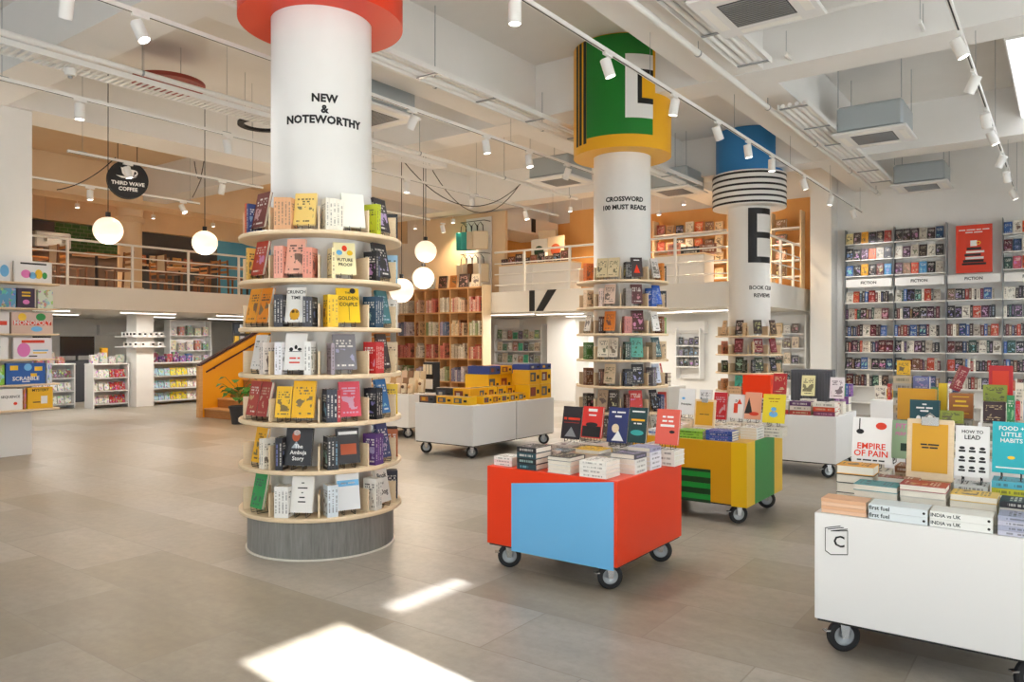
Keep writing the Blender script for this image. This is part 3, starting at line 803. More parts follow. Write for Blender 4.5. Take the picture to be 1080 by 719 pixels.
def fill_bay(ti, si, bi, items, z, nshelf):
    c = COLS[ti]; B = place_round(c, 0, math.radians(BAYS[bi]), z + .0008)
    tot = sum(it[2] * .0255 if it[0] == 's' else it[2].get('w', .138) * 1.14 + .008 for it in items)
    ends = (items[0][0] == 's') + (items[-1][0] == 's')
    lim = (.32, .3, .276)[ends]
    k = min(1., lim / tot)
    x = -min(tot, lim) / 2
    if items[0][0] == 's': x = max(x, -.138)
    elif items[-1][0] == 's': x = .138 - min(tot, lim)
    cnt = {}
    bn = ORD[{-1: 0, 0: 1, 1: 2, 2: 3, 3: 4, 4: 5}[bi]]
    for it in items:
        if it[0] == 's':
            col, n = it[1], it[2]
            for j in range(n):
                t = .0245 * k; h = rnd.uniform(.212, .236) if j == 0 else h + rnd.uniform(-.002, .002)
                cc = col
                nm = cname(cc); cnt[nm] = cnt.get(nm, 0) + 1
                X = B @ T(x + t / 2, -.58 + .056, 0, PI / 2)
                dp = .112
                book('shelved_book', f'{ORD[cnt[nm]]} {nm} spine in {bn} bay, {ORD[si + 1]} shelf down, {WHERE[ti]}', X, dp, t, h, cc)
                x += t + .001
        else:
            o = it[2]; w = o.get('w', .138) * 1.14 * k; h = min(.262, o.get('h', .215) * 1.17)
            nm = cname(it[1]); kk = 'f' + nm; cnt[kk] = cnt.get(kk, 0) + 1
            X = B @ T(x + w / 2 + .004, -.548, 0)
            which = '' if cnt[kk] == 1 else 'another '
            face_out('display_book', f'{which}{nm} face-out book, {bn} bay, {ORD[si + 1]} shelf down, {WHERE[ti]}', X, w, h, it[1], .022, .2, True, o.get('art'), o.get('plain', False),
                     sl=f'black stand under {which}{nm} book, {bn} bay, {ORD[si + 1]} shelf down, {WHERE[ti]}')
            x += w + .008
def s(c, n=1): return ('s', c, n)
def f(c, **o): return ('f', c, o)
INKW = ('ink', 'white_ink')
art_crunch = lines(('CRUNCH', .86, .24, 0), ('TIME', .7, .24, 0), mats=('ink', 'cart_ochre'), blobs=[('disc', 0, .22, .26, .3, 1), ('disc', -.08, .3, .08, .09, 0), ('disc', .12, .3, .07, .08, 0), ('box', 0, .1, .4, .05, 0)])
art_future = lines(('FUTURE', .45, .2, 0), ('PROOF', .3, .2, 0), mats=('ink', 'cart_red', 'cart_blue', 'cart_yellow'), blobs=[('disc', 0, .82, .12, .14, 1), ('disc', -.25, .68, .14, .12, 2), ('disc', .24, .68, .14, .12, 3)])
art_golden = lines(('THE', .86, .13, 0), ('GOLDEN', .7, .22, 0), ('COUPLE', .52, .22, 0), mats=('ink',), blobs=[('disc', .22, .92, .13, .12, 0), ('box', .02, .3, .02, .5, 0)])
art_ambuja = lines(('The', .5, .2, 0), ('Ambuja', .34, .2, 0), ('Story', .18, .2, 0), mats=('white_ink', 'grey_metal', 'terracotta'), blobs=[('disc', -.12, .78, .15, .2, 2), ('disc', -.1, .87, .13, .1, 0), ('tri', -.1, .55, .35, .18, 1)])
art_dog = lines(('Book', .78, .36, 0), ('of', .56, .17, 0), ('Dog', .3, .36, 0))
art_dark = lines(('~7', .86, .2, 0), mats=('white_ink', 'terracotta'), blobs=[('box', 0, .4, .7, .3, 1)])
art_script = lines(('~52', .32, .1, 0), ('~8', .2, .1, 0), mats=('drum_red', 'ink'), blobs=[('disc', -.2, .56, .09, .09, 1), ('disc', .02, .62, .07, .1, 1), ('disc', .2, .56, .1, .07, 1), ('box', 0, .5, .6, .015, 1)])
art_plain5 = lines(('~3', .82, .07, 0), ('~9', .68, .08, 0), ('~2', .55, .07, 0), ('~5', .42, .08, 0), ('~7', .3, .08, 0))
art_blueband = lines(('~45', .72, .1, 1), mats=('cart_blue', 'white_ink'), blobs=[('box', 0, .72, .96, .16, 0)])
art_tri = lines(mats=('cart_red', 'white_ink'), blobs=[('tri', 0, .42, .55, .45, 0), ('box', 0, .86, .5, .05, 1)])
T1 = [
 [(0, [s('#d9673f'), s('#39477a'), f('#6b2f24', w=.15, h=.225)]), (1, [s('#e8b183', 5), f('#f0cf7a', h=.2)]), (2, [s('#ece7d8', 5), f('#e6e8dc', w=.145, plain=True)]), (3, [s('#b9c22e', 2), f('#2f2a2d', h=.22)]), (4, [s('#2c2b2d', 1), s('#e9e1d0', 2)])],
 [(0, [s('#e0b45b', 1), f('#b5402f', w=.14)]), (1, [s('#eba591', 3), f('#efb49e', w=.135), s('#e99a86', 3)]), (2, [s('#efdfae', 1), f('#f0e6b4', h=.2, art=art_future)]), (3, [s('#26262a', 2), f('#2b2a2c', w=.15, h=.225)]), (4, [s('#9cc6e2', 3)])],
 [(0, [f('#e79a26', w=.13), f('#e58a1c', w=.13)]), (1, [s('#3a3a40', 3), f('#ecebe6', w=.14, art=art_crunch), s('#45454b', 3)]), (2, [s('#f0c21c', 3), f('#f2c60f', w=.145, art=art_golden)]), (3, [s('#2e4c63', 4), f('#3f7278', w=.12)]), (4, [s('#eceae4', 3)])],
 [(0, [f('#ecE6e0', w=.14), s('#e9ded6', 2)]), (1, [s('#eceaf0', 2), f('#efeeec', w=.135, h=.225, art=art_script), s('#efeeea', 2)]), (2, [s('#9a8f98', 1), f('#7d7a80', w=.145, h=.22)]), (3, [s('#c62f31', 4), f('#3d3030', w=.11, h=.23)]), (4, [s('#dfc9a6', 3)])],
 [(0, [f('#b2463b', w=.12), f('#a63a33', w=.12)]), (1, [f('#f0bd1c', w=.1, h=.19), f('#f2b90e', w=.14, h=.225)]), (2, [s('#2b2e3d', 3), s('#b02a30', 1), f('#d4485a', w=.135)]), (3, [s('#23242b', 3), f('#2f6ea8', w=.12, h=.22)]), (4, [s('#e8c42a', 1), s('#c5402c', 2)])],
 [(0, [f('#edb21c', w=.13), s('#efe9dc', 2)]), (1, [s('#222126', 2), f('#1f1e22', w=.17, h=.225, art=art_ambuja)]), (2, [s('#25272b', 3), f('#2a2627', w=.145, h=.215, art=art_dark)]), (3, [s('#5b3a7a', 4), f('#3b4370', w=.12, h=.22)]), (4, [s('#b5602c', 2), s('#3b2a24', 2)])],
 [(0, [f('#2f9a52', w=.14)]), (1, [s('#efeeea', 4), f('#efede8', w=.14, art=art_plain5)]), (2, [s('#dfe9f0', 3), f('#eef1f3', w=.145, h=.225, art=art_blueband)]), (3, [s('#e6e4dc', 3), f('#edebe4', w=.135, art=art_dog)]), (4, [s('#2a2a3a', 3)])],
]
for si, row in enumerate(T1):
    for bi, items in row: fill_bay(0, si, bi, items, SHZ[si], 7)
T2 = [
 [(0, [s('#d9702f', 3)]), (1, [f('#d8c79d', w=.13), f('#dccba4', w=.13)]), (2, [s('#2a2828', 3), f('#3a2c2c', w=.13, art=art_tri)]), (3, [f('#d7d2cc', w=.13), s('#e08a34', 2)]), (4, [s('#2b2b2c', 2)])],
 [(0, [s('#e6c6a2', 3)]), (1, [s('#d8c0b4', 2), f('#e2c7b4', w=.13)]), (2, [s('#8c8580', 3), f('#5a3436', w=.13)]), (3, [s('#2d5bb0', 4), f('#2f5fc0', w=.13)]), (4, [s('#2a2c30', 2)])],
 [(0, [f('#e8e0d6', w=.12)]), (1, [s('#4a2f2a', 2), f('#dd7f2f', w=.13)]), (2, [s('#c47f78', 4), f('#4c2524', w=.14, h=.225)]), (3, [f('#efeeea', w=.13), s('#7a4a2c', 2)]), (4, [s('#7fae64', 3)])],
 [(0, [s('#4b7a3d', 3)]), (1, [f('#e9dfca', w=.13), f('#dcd0bd', w=.1)]), (2, [s('#27413b', 3), f('#5aa594', w=.14)]), (3, [s('#9a8a72', 3), f('#4a6a70', w=.13, h=.22)]), (4, [s('#e6d3b3', 2)])],
 [(0, [s('#7a5038', 3)]), (1, [s('#5e3c2c', 2), f('#d9c3a4', w=.13)]), (2, [s('#26262a', 4), f('#2b292c', w=.13)]), (3, [s('#6e6a70', 3), f('#c9d2e6', w=.12)]), (4, [f('#c8342f', w=.12)])],
 [(0, [s('#2c2a2b', 4)]), (1, [f('#b39a80', w=.12), f('#3a3230', w=.12)]), (2, [s('#5a2b26', 2), f('#c93430', w=.15)]), (3, [f('#26252b', w=.12), s('#2f3f68', 3)]), (4, [s('#c43a34', 3)])],
 [(0, [s('#50525a', 3)]), (1, [f('#5a5046', w=.13), s('#8a7a66', 2)]), (2, [s('#3a3b44', 4)]), (3, [f('#d2cdc4', w=.12), s('#40526e', 3)]), (4, [s('#34343c', 3)])],
]
for si, row in enumerate(T2):
    for bi, items in row: fill_bay(1, si, bi, items, SHZ[si], 7)
T3 = [
 [(0, [f('#d8b48a', w=.12)]), (1, [f('#3a2c28', w=.12), s('#d8b88c', 2)]), (2, [f('#3b2e2a', w=.13)]), (3, [f('#423330', w=.13)]), (4, [s('#d4b890', 2)])],
 [(0, [s('#c77a5c', 2)]), (1, [f('#6e2228', w=.14)]), (2, [s('#e0caa2', 1), f('#7a2329', w=.14)]), (3, [f('#8a3a44', w=.14)]), (4, [s('#dcd0ba', 2)])],
 [(0, [s('#2d3a2a', 2)]), (1, [f('#2e3528', w=.13), s('#3a4232', 2)]), (2, [s('#24262a', 2), f('#34402f', w=.13)]), (3, [f('#283038', w=.13)]), (4, [s('#4c5a44', 2)])],
 [(0, [s('#c98a58', 3)]), (1, [f('#49b49c', w=.13)]), (2, [f('#57bca6', w=.13), s('#5a7a70', 1)]), (3, [f('#5a6a88', w=.13)]), (4, [s('#4a4a58', 2)])],
]
for si, row in enumerate(T3):
    for bi, items in row: fill_bay(2, si, bi, items, SHZ[2 + si], 5)
# ================================================================ FICTION WALL
FX = [-3.78, -2.85, -1.92, -.99, -.06]
FZU = [3.575, 3.24, 2.905]
FZL = [2.35, 2.0, 1.65, 1.322, .965, .62, .28]
FY0, FY1 = 17.0, 17.24
BAYN = ['first', 'second', 'third', 'fourth']
fcols = ['#2b2a2c', '#2b2a2c', '#3a2c2c', '#1f2430', '#5a2024', '#8c2a25', '#d9d4c8', '#1f3f66', '#b8452f', '#6a4a36', '#e6e2d6', '#3a3a42', '#26262a', '#5b2430', '#2a4a44', '#b9b2a6', '#2f2b2d', '#3b5f9a', '#23201f', '#7d6a58', '#44253a', '#ece7da']
for i in range(4):
    x0, x1 = FX[i], FX[i + 1]
    t = thing('wall_bookcase', f'white steel shelving bay, {BAYN[i]} from the gallery end, on the fiction wall', 'bookcase', T(x0, FY0, 0))
    W = x1 - x0
    MB().box(.001, .006, 0, .24, 0, 3.88).build('upright', 'grey_metal', t)
    MB().box(W - .006, W - .001, 0, .24, 0, 3.88).build('upright', 'grey_metal', t)
    MB().box(.01, W - .01, .22, .238, 0, 3.88).build('back_panel', 'white_metal', t)
    for z in (FZU if i != 2 else []) + FZL:
        MB().box(.01, W - .01, -.005, .219, z - .022, z).build('shelf', 'white_metal', t)
    sg = MB().box(.03, W - .03, -.03, -.006, 2.665, 2.83).build('sign_strip', 'white_ink', t)
    MB().text('FICTION', .078, .03, 0, T(W / 2, -.031, 2.75)).build('lettering', 'ink', sg)
    zs = (FZU if i != 2 else [])
    xmax = x1 if i < 3 or k < 3 or k == 4 or k == 6 else -.45
    for k, z in enumerate(zs + FZL):
        if k >= len(zs) + 6: break
        up = k < len(zs)
        x = x0 + .018; n = 0
        sh = k + 1
        while x < min(x1, xmax) - .14:
            n += 1
            if up or rnd.random() < .3:
                w = .132 if up else rnd.uniform(.115, .135); h = rnd.uniform(.215, .245)
                col = rnd.choice(fcols) if not up else rnd.choice(fcols + ['#3f7fae', '#e0a02a', '#c2556a', '#e8d9a0', '#d9602c', '#3f7fae', '#2b2a2c', '#3a3a42'])
                tl = .16
                X = T(x + w / 2, FY0 + .045, z + .004, 0, -tl)
                book('fiction_book', f'{cname(col)} face-out novel, {ORD[n]} along {ORD[sh]} shelf from top of {BAYN[i]} fiction bay', X, w, .02, h, col)
                x += w + (.014 if up else .006)
            else:
                th = rnd.uniform(.03, .06); h = rnd.uniform(.19, .245); col = rnd.choice(fcols)
                X = T(x + th / 2, FY0 + .075, z + .001, PI / 2)
                book('fiction_book', f'{cname(col)} novel spine, {ORD[n]} along {ORD[sh]} shelf from top of {BAYN[i]} fiction bay', X, .14, th, h, col)
                x += th + .002
# red poster with books and a mug
xa, xb = -1.76, -1.14
p = thing('wall_poster', 'red poster with a mug on a stack of books above fiction sign', 'poster', T((xa + xb) / 2, FY0 - .03, 0))
MB().rbox(-.3, .3, 0, .03, 2.86, 3.78, .004).build('board', 'drum_red', p)
b = MB()
for k, (w, h, x) in enumerate(((.34, .055, -.01), (.3, .05, .01), (.27, .05, -.02), (.3, .045, .02), (.24, .05, 0))):
    b.box(x - w / 2, x + w / 2, -.002, .0, 3.06 + k * .06, 3.06 + k * .06 + h * .9, k % 2)
b.box(-.2, .2, -.002, 0, 3.01, 3.05, 0)
b.box(-.06, .05, -.002, 0, 3.37, 3.48, 1)
b.build('printed_books', ['ink', 'white_ink'], p)
MB().ring(.022, .036, -.001, .001, 20, 0, T(.075, -.001, 3.43, 0, PI / 2)).build('printed_mug_handle', 'cart_yellow', p)
b = MB()
for k, ws in enumerate(((-.25, -.14, -.12, .02, .04, .12, .14, .25), (-.14, -.02, 0., .14))):
    for x0_, x1_ in zip(ws[::2], ws[1::2]): b.box(x0_, x1_, -.0015, .0, 3.675 - k * .05, 3.695 - k * .05)
b.build('lettering', 'white_ink', p)
# ================================================================ WHAT STANDS ON THE CARTS
TOP = CART_H1 + .0008
def disp(label, u0, u1, v0, v1, y, col, art=None, rz=0., tilt=.2, t=.022, under=None, z=None, plain=False, wm=None, name='display_book', ucols=None, un=None):
    """face-out book whose foot is seen at pixel row v1 and whose top at v0, standing at depth y on its own stack of books"""
    um = (u0 + u1) / 2
    p = on_y(um, v1, y); q = on_y(um, v0, y)
    w = (on_y(u1, v1, y).x - on_y(u0, v1, y).x) if wm is None else wm
    w /= max(.6, math.cos(rz))
    zb = max(TOP, p.z - .025) if z is None else z
    if under and zb - TOP > .02:
        n = un or max(1, round((zb - TOP) / .032)); th = (zb - TOP) / n - .0013
        stack(under, p.x, y + .03, TOP, n, .17, th, max(.12, w * .98), '#e8e2d6', rz, False, ucols, .006)
    hh = (q.z - zb)
    xx, _, w, _ = fit(p.x, y + hh * .1, w + .003, .05 + hh * .2, zb, q.z, True)
    w -= .003
    face_out(name, label, T(xx, y, zb + .0015, rz), w, (q.z - zb - .03) / math.cos(tilt) * .98, col, t, tilt, True, art, plain, None, .03, 'black stand holding the ' + label)
# ---- white cart with the letter
art_empire = lines(('EMPIRE', .36, .235, 0), ('OF PAIN', .2, .235, 0), ('~3634', .06, .06, 1), mats=('cart_red', 'ink', 'white_ink', 'drum_red'), blobs=[('disc', .24, .82, .14, .1, 3), ('disc', -.3, .68, .1, .07, 1), ('box', -.32, .84, .03, .26, 1)])
art_pit = lines(('PIT', .84, .34, 0), ('PERF', .64, .22, 0), mats=('drum_pink', 'dark_green'), blobs=[('box', .22, .3, .42, .2, 1)])
mat('drum_pink', '#e87fc4', .5)
art_lead = lines(('HOW TO', .88, .15, 0), ('LEAD', .77, .2, 0), mats=('ink', 'grey_metal'), blobs=[('disc', (i - 1) * .3, .56 - .19 * j, .085, .05, 0) for i in range(3) for j in range(3)] + [('box', (i - 1) * .3, .5 - .19 * j, .2, .04, 0) for i in range(3) for j in range(3)])
art_food = lines(('FOOD +', .87, .18, 0), ('LITTLE', .75, .18, 0), ('HABITS', .63, .18, 0), mats=('white_ink', 'cart_yellow'), blobs=[('disc', 0, .3, .1, .05, 1), ('box', 0, .1, .8, .025, 0)])
disp('white book with large red title on the lettered cart', 898, 939, 441, 490, 4.5, '#efeeec', art_empire, under='pale stack under the white book with large red title', ucols=['#e9b23c', '#e8e0d2', '#e7dccb'])
disp('pale green book with pink title on the lettered cart', 937, 962, 444, 485, 4.62, '#a9c9a4', art_pit, under='stack under the pale green book with pink title', ucols=['#8a5a3c', '#cdb79a'])
disp('white book of nine small portraits on the lettered cart', 1007, 1043, 450, 505, 4.42, '#f1f1f0', art_lead, under='pale stack below the book of nine small portraits', ucols=['#e9e9e6', '#dfe3e4'])
disp('turquoise book with white title at the end of lettered cart', 1046, 1087, 446, 501, 4.42, '#1fb3c0', art_food, under='bright stack below the turquoise book', ucols=['#c9c838', '#56b7cc', '#dfe6e2'])
# framed yellow notice on a pale clipboard
p = on_y(981, 505, 4.44); q = on_y(981, 441, 4.44)
zz = stack('low stack under the yellow framed notice', p.x, 4.47, TOP, 3, .17, (p.z - TOP - .006) / 3, .2, '#dfcdb6', cols=['#d9c3aa', '#e6dccb', '#cfae8e'])
t = thing('notice_frame', 'pale wooden clipboard with a plain mustard notice on the lettered cart', 'notice frame', T(p.x, 4.4, zz + .001, 0, -.16))
wn, hn = .215, (q.z - p.z)
MB().rbox(-wn / 2, wn / 2, 0, .02, 0, hn, .004).build('board', 'birch', t)
MB().box(-wn * .38, wn * .38, -.003, -.0005, .04, hn - .025).build('notice', 'cart_ochre', t)
MB().rbox(-.04, .04, -.012, -.0035, hn - .035, hn + .01, .002).tube([(-.025, -.008, hn + .008), (0, -.012, hn + .03), (.025, -.008, hn + .008)], .003).build('clip', 'chrome', t)
b = MB()
for x0_, x1_, z_ in ((-.042, -.012, .58), (-.008, .042, .58), (-.036, -.004, .53), (0, .036, .53)): b.box(x0_, x1_, -.0038, -.003, hn * z_ - .004, hn * z_ + .004)
b.build('lettering', 'ink', t)
# front row, spines to the front
def spine_text(label_obj_x, y, z, s, h, th, col='ink'): pass
x0c = -1.0
stack('peach stack at the near corner of the lettered cart', -.885, 4.02, TOP, 4, .14, .0165, .205, '#e6b996', cols=['#e8c0a0', '#e2b08a'], plain=True)
mat('spine_ink', '#27393a', .5)
def titled(desc, x, n, th, h, col, text, size, y=4.02, w=.15, rule=None, parts=True):
    z = TOP
    for i in range(n):
        X = T(x, y, z + th / 2 + .0006) @ FL @ Matrix.Translation((0, 0, -h / 2))
        r = book('stacked_book', f'{cname(col)} book, {ORD[i + 1]} up in {desc}', X, w, th, h, col, None, True, True)
        b = MB().text(text, size, .02, 0, Matrix.Rotation(PI / 2, 4, 'Y') @ Matrix.Translation((-h * .49, -.0008, 0)), .0003, align='LEFT')
        o = b.build('spine_lettering', 'spine_ink', r, Matrix.Translation((-w / 2, 0, h / 2)) @ Matrix.Rotation(-PI / 2, 4, 'Z'))
        d = MB().prism([(.006 * math.cos(k * PI / 5), .006 * math.sin(k * PI / 5)) for k in range(10)], -.0008, .0003).build('spine_mark', 'ink', r, Matrix.Translation((-w / 2, 0, h * .06)) @ Matrix.Rotation(-PI / 2, 4, 'Z'))
        z += th + .0012
    return z
titled('pale blue stack at the front of the lettered cart', -.645, 2, .034, .25, '#dfe8ec', 'first fuel', .027)
titled('white stack beside the pale blue one on the lettered cart', -.388, 2, .034, .245, '#eef0ec', 'INDIA vs UK', .022)
stack('grey stack at the front of the lettered cart', -.135, 4.02, TOP, 4, .15, .02, .225, '#b9bcd0', cols=['#c4c6d6', '#a9aec6'])
stack('stack with teal and orange cover on the lettered cart', -.775, 4.2, TOP, 4, .155, .031, .2, '#e9e3d6', rot=PI, cols=['#dcd6ca', '#d9d2c4', '#e2ddd2', '#3f8f96'])
stack('crimson topped stack on the lettered cart', -.565, 4.2, TOP, 5, .155, .029, .2, '#e9e3d6', rot=PI, cols=['#d6d0c4', '#dfd9cc', '#d2ccc0', '#ddd8cc', '#a93a3c'])
stack('stack with pale yellow cover on the lettered cart', -.355, 4.2, TOP, 4, .155, .031, .19, '#e9e3d6', rot=PI, cols=['#d9d3c8', '#e0dbd0', '#d6cfc2', '#e8c25a'])
stack('stack of black books with pink lettering on the lettered cart', -.14, 4.19, TOP, 4, .155, .029, .22, '#2a2a2e', cols=['#e0dcd4', '#2a2a2e', '#dad6cd', '#26262b'])
stack('tall pale stack at the lettered cart edge', -.905, 4.36, TOP, 4, .15, .047, .18, '#ece8df', rot=PI, cols=['#3a3533', '#e9e4d8', '#2f2c2b', '#e6a52e'])
stack('brown topped stack behind the teal and orange cover', -.7, 4.37, TOP, 4, .145, .036, .19, '#8a5a3c', rot=PI, cols=['#d8cfc2', '#c9b49a', '#d4cabb', '#8a5238'])
stack('tan stack behind the pale yellow cover', -.345, 4.36, TOP, 2, .1, .03, .19, '#d8cdbb', rot=PI)
# gift books on the white cart behind
def box_thing(name, label, cat, X, w, d, h, body, lidcol=None):
    t = thing(name, label, cat, X)
    MB().rbox(-w / 2, w / 2, -d / 2, d / 2, 0, h * (.7 if lidcol else 1), .003).build('box_body', body, t)
    if lidcol: MB().rbox(-w / 2 - .004, w / 2 + .004, -d / 2 - .004, d / 2 + .004, h * .7 + .001, h, .003).build('box_lid', lidcol, t)
    return t
def on_cart4(u, v, y): return on_y(u, v, y)
def gift(label, u0, u1, v0, v1, y, col, d=.05, name='gift_book', art=None, rz=0., tilt=.1, cat='book', plain=False):
    um = (u0 + u1) / 2; p = on_y(um, v1, y); q = on_y(um, v0, y); w = on_y(u1, v1, y).x - on_y(u0, v1, y).x
    z = TOP
    if p.z > TOP + .02:
        n = max(1, round((p.z - TOP) / .06)); th = (p.z - TOP) / n - .0013
        stack('pile under the ' + ' '.join(label.split()[:6]), p.x, y + d / 2, TOP, n, .16, th, max(.14, w * .95), '#d8d0c0', 0, False, ['#c9b89a', '#d9d6cc', '#7f8f7a', '#b7b0a6'], .006)
        z = p.z
    xx, _, w, _ = fit(p.x, y + (q.z - z) * .05, w, d * 1.3 + (q.z - z) * .12, z, q.z, True)
    X = T(xx, y, z + .004 + d / 2 * math.sin(tilt), rz, -tilt)
    book(name, label, X, w, d, (q.z - z) / math.cos(tilt), col, None, True, plain or bool(art), cat, art)
gift('dark teal gift book with flowers among the gift books', 960, 991, 423, 446, 6.42, '#0f4a55', .07, art=lines(('~3', .8, .08, 0), ('~54', .64, .09, 0), ('~5', .5, .09, 0), mats=('white_ink', 'cart_yellow'), blobs=[('disc', -.2, .15, .08, .12, 0), ('disc', .2, .18, .1, .13, 0)]))
gift('olive patterned gift book lying in front of the brown leather book', 990, 1016, 434, 447, 6.4, '#8f9a3a', .06)
gift('brown leather look gift book with gilt title among the gift books', 1001, 1026, 416, 442, 6.62, '#a8662c', .06, art=lines(('~5', .68, .15, 0), ('~8', .5, .13, 0), mats=('cart_yellow', 'oak_dark'), blobs=[('box', 0, .86, .7, .03, 0), ('box', 0, .2, .7, .03, 0)]))
gift('large plain yellow book beside the dark teal gift book', 947, 987, 411, 444, 6.85, '#e3a514', .09, plain=True)
gift('bright yellow book behind the plain yellow one', 986, 999, 405, 440, 6.95, '#f0cf1c', .05, plain=True)
gift('olive patterned box book above the dark flowered one', 1037, 1062, 407, 424, 6.7, '#93a03c', .06)
gift('dark flowered gift book under the olive one', 1037, 1060, 425, 446, 6.5, '#3a2428', .06)
gift('plain red slipcase book towering among the gift books', 1043, 1068, 387, 424, 7.0, '#c3222a', .08, art=lines(mats=('drum_red',), blobs=[('box', 0, .55, .7, .6, 0)]))
gift('green fabric bound book beside the dark flowered one', 1061, 1070, 418, 450, 6.5, '#2f8a52', .05)
gift('red heart printed gift book at the end of the gift cart', 1066, 1076, 424, 444, 6.55, '#c8242c', .05)
gift('cream gift book with cherries at the end of the gift cart', 1071, 1086, 405, 446, 6.65, '#eadfce', .06)
gift('small yellow book on the striped pile near the fiction wall', 946, 960, 381, 396, 7.12, '#e2b21c', .03)
gift('pale lilac book with white edges among the gift books', 963, 981, 398, 411, 7.12, '#6f78b0', .09)
p = on_y(1011, 414, 6.95)
stack('pile under the leaning maroon book', p.x, 6.95, TOP, 4, .16, (p.z - TOP) / 4 - .0013, .2, '#b9a68a', cols=['#8c6a48', '#c9b89a', '#5a4636'])
book('gift_book', 'tall maroon gift book leaning sideways among the gift books', T(p.x - .03, 6.95, p.z + .02, .3, 0, .38), .06, .1, .2, '#8c2430', None, True)
# ---- red cart
def red_disp(label, u0, u1, v0, v1, y, col, art, **k): disp(label, u0, u1, v0, v1, y, col, art, **k)
INK2 = ('white_ink', 'cart_red', 'cart_yellow')
art_dec = lines(('~28', .62, .16, 1), mats=('white_ink', 'drum_red', 'grey_metal'), blobs=[('tri', 0, .22, .6, .3, 2), ('box', 0, .5, .8, .01, 1)])
art_red = lines(('~4', .88, .18, 0), ('~6', .72, .1, 0), mats=('white_ink', 'ink'), blobs=[('box', 0, .2, .9, .34, 1), ('disc', 0, .42, .3, .1, 1)])
art_navy = lines(('~36', .86, .11, 0), ('~4', .74, .13, 0), mats=('white_ink', 'birch'), blobs=[('disc', -.1, .4, .18, .2, 1), ('tri', .05, .2, .6, .3, 0)])
art_green = lines(('~8', .64, .15, 1), ('~24', .54, .1, 0), mats=('white_ink', 'drum_yellow', 'teal_cloth'), blobs=[('disc', 0, .28, .36, .14, 2), ('box', 0, .88, .7, .04, 0)])
art_salmon = lines(('~24', .78, .11, 0), ('~33', .66, .11, 0), ('~7', .53, .14, 0), mats=('white_ink', 'ink'), blobs=[('disc', .22, .36, .12, .06, 1)])
disp('near black thriller with red title on the red cart', 592, 612, 429, 464, 4.86, '#26242a', art_dec, under='red topped stack under the near black thriller', ucols=['#e6e2d8', '#e9e5dc', '#b3302c'])
disp('red novel with black skyline on the red cart', 613, 634, 429, 463, 4.86, '#d8342c', art_red, under='red topped stack under the red novel', ucols=['#e6e2d8', '#b3302c'])
disp('navy novel with pale figure on the red cart', 640, 661, 430, 468, 4.8, '#252f66', art_navy, under='grey topped stack under the navy novel', ucols=['#e4e0d8', '#6b6f80'])
disp('dark green novel with yellow title on the red cart', 659, 681, 430, 468, 4.8, '#14393a', art_green, under='grey topped stack under the dark green novel', ucols=['#e4e0d8', '#787c86'])
disp('salmon novel at the far corner of the red cart', 691, 715, 432, 470, 4.83, '#e2604f', art_salmon, under='white stack under the salmon novel', ucols=['#ebe8e1'])
def at_cart(u, v, y, z=TOP): return on_y(u, v, y).x
stack('low white stack at the far corner of red cart', -3.1, 4.2, TOP, 3, .15, .0192, .15, '#efece6', cols=['#efece6', '#e9d8d2'])
stack('teal and black stack on the red cart', -2.885, 4.19, TOP, 4, .19, .0358, .15, '#1f2d33', cols=['#203a42', '#1d2529', '#244a52', '#262528'])
stack('white stack with dark picture cover on the red cart', -2.63, 4.19, TOP, 4, .19, .0256, .17, '#eceae4', rot=PI, cols=['#e9e6df', '#eceae4', '#e6e3dc', '#3a3534'])
stack('white stack at near corner of the red cart', -2.38, 4.19, TOP, 4, .19, .0243, .19, '#eeece6', cols=['#eeece6', '#e8e6df'])
stack('stack with black and white floral cover on the red cart', -2.3, 4.42, TOP, 4, .18, .0307, .16, '#eceae4', rot=PI / 2, cols=['#eae8e2', '#eceae4', '#e6e4de', '#54525a'])
stack('lilac topped stack on the red cart', -2.29, 4.63, TOP, 5, .17, .0282, .16, '#e9e7f0', rot=PI / 2, cols=['#eae8ee', '#e6e4ea', '#eceaf0', '#e4e2ea', '#a7a4c2'])
stack('stack with yellow cover in the middle of the red cart', -2.58, 4.45, TOP, 4, .17, .0307, .19, '#e9e6de', rot=PI, cols=['#e6e2d8', '#eae6de', '#e4e0d6', '#d9ae2a'])
stack('grey stack left of the yellow cover on the red cart', -2.83, 4.45, TOP, 3, .17, .0307, .17, '#7d8790', rot=PI, cols=['#e6e4de', '#e0ddd6', '#5c6468'])
stack('dark topped stack behind the yellow cover', -2.55, 4.65, TOP, 3, .15, .0307, .18, '#4a4638', rot=PI, cols=['#e6e2d8', '#e4e0d6', '#4f4a34'])
stack('white stack behind the low white one on the red cart', -3.05, 4.45, TOP, 3, .16, .0320, .15, '#e9e7e2', rot=PI)
for i, (x, y, n, c, l, tp) in enumerate(((-2.36, 4.84, 4, '#eceae5', 'white stack at the back corner of the red cart', '#d8d2cc'), (-2.72, 4.62, 3, '#e9e6df', 'stack with black and cream cover on the red cart', '#3a3833'),
    (-2.95, 4.66, 3, '#ebe9e4', 'white stack near the far side of the red cart', '#c9c2b8'), (-2.42, 4.4, 3, '#eeece8', 'short white stack next to the floral cover', '#8a8680'), (-2.86, 4.28, 3, '#ecebe6', 'low pale stack behind the teal books', '#b9b2a8'),
    (-3.1, 4.72, 2, '#e6e2da', 'thin pale stack at the far edge of red cart', '#a83a34'))):
    stack(l, x, y, TOP, n, .16, .0346, .17, c, rot=PI if i % 2 else 0, cols=[c] * (n - 1) + [tp])
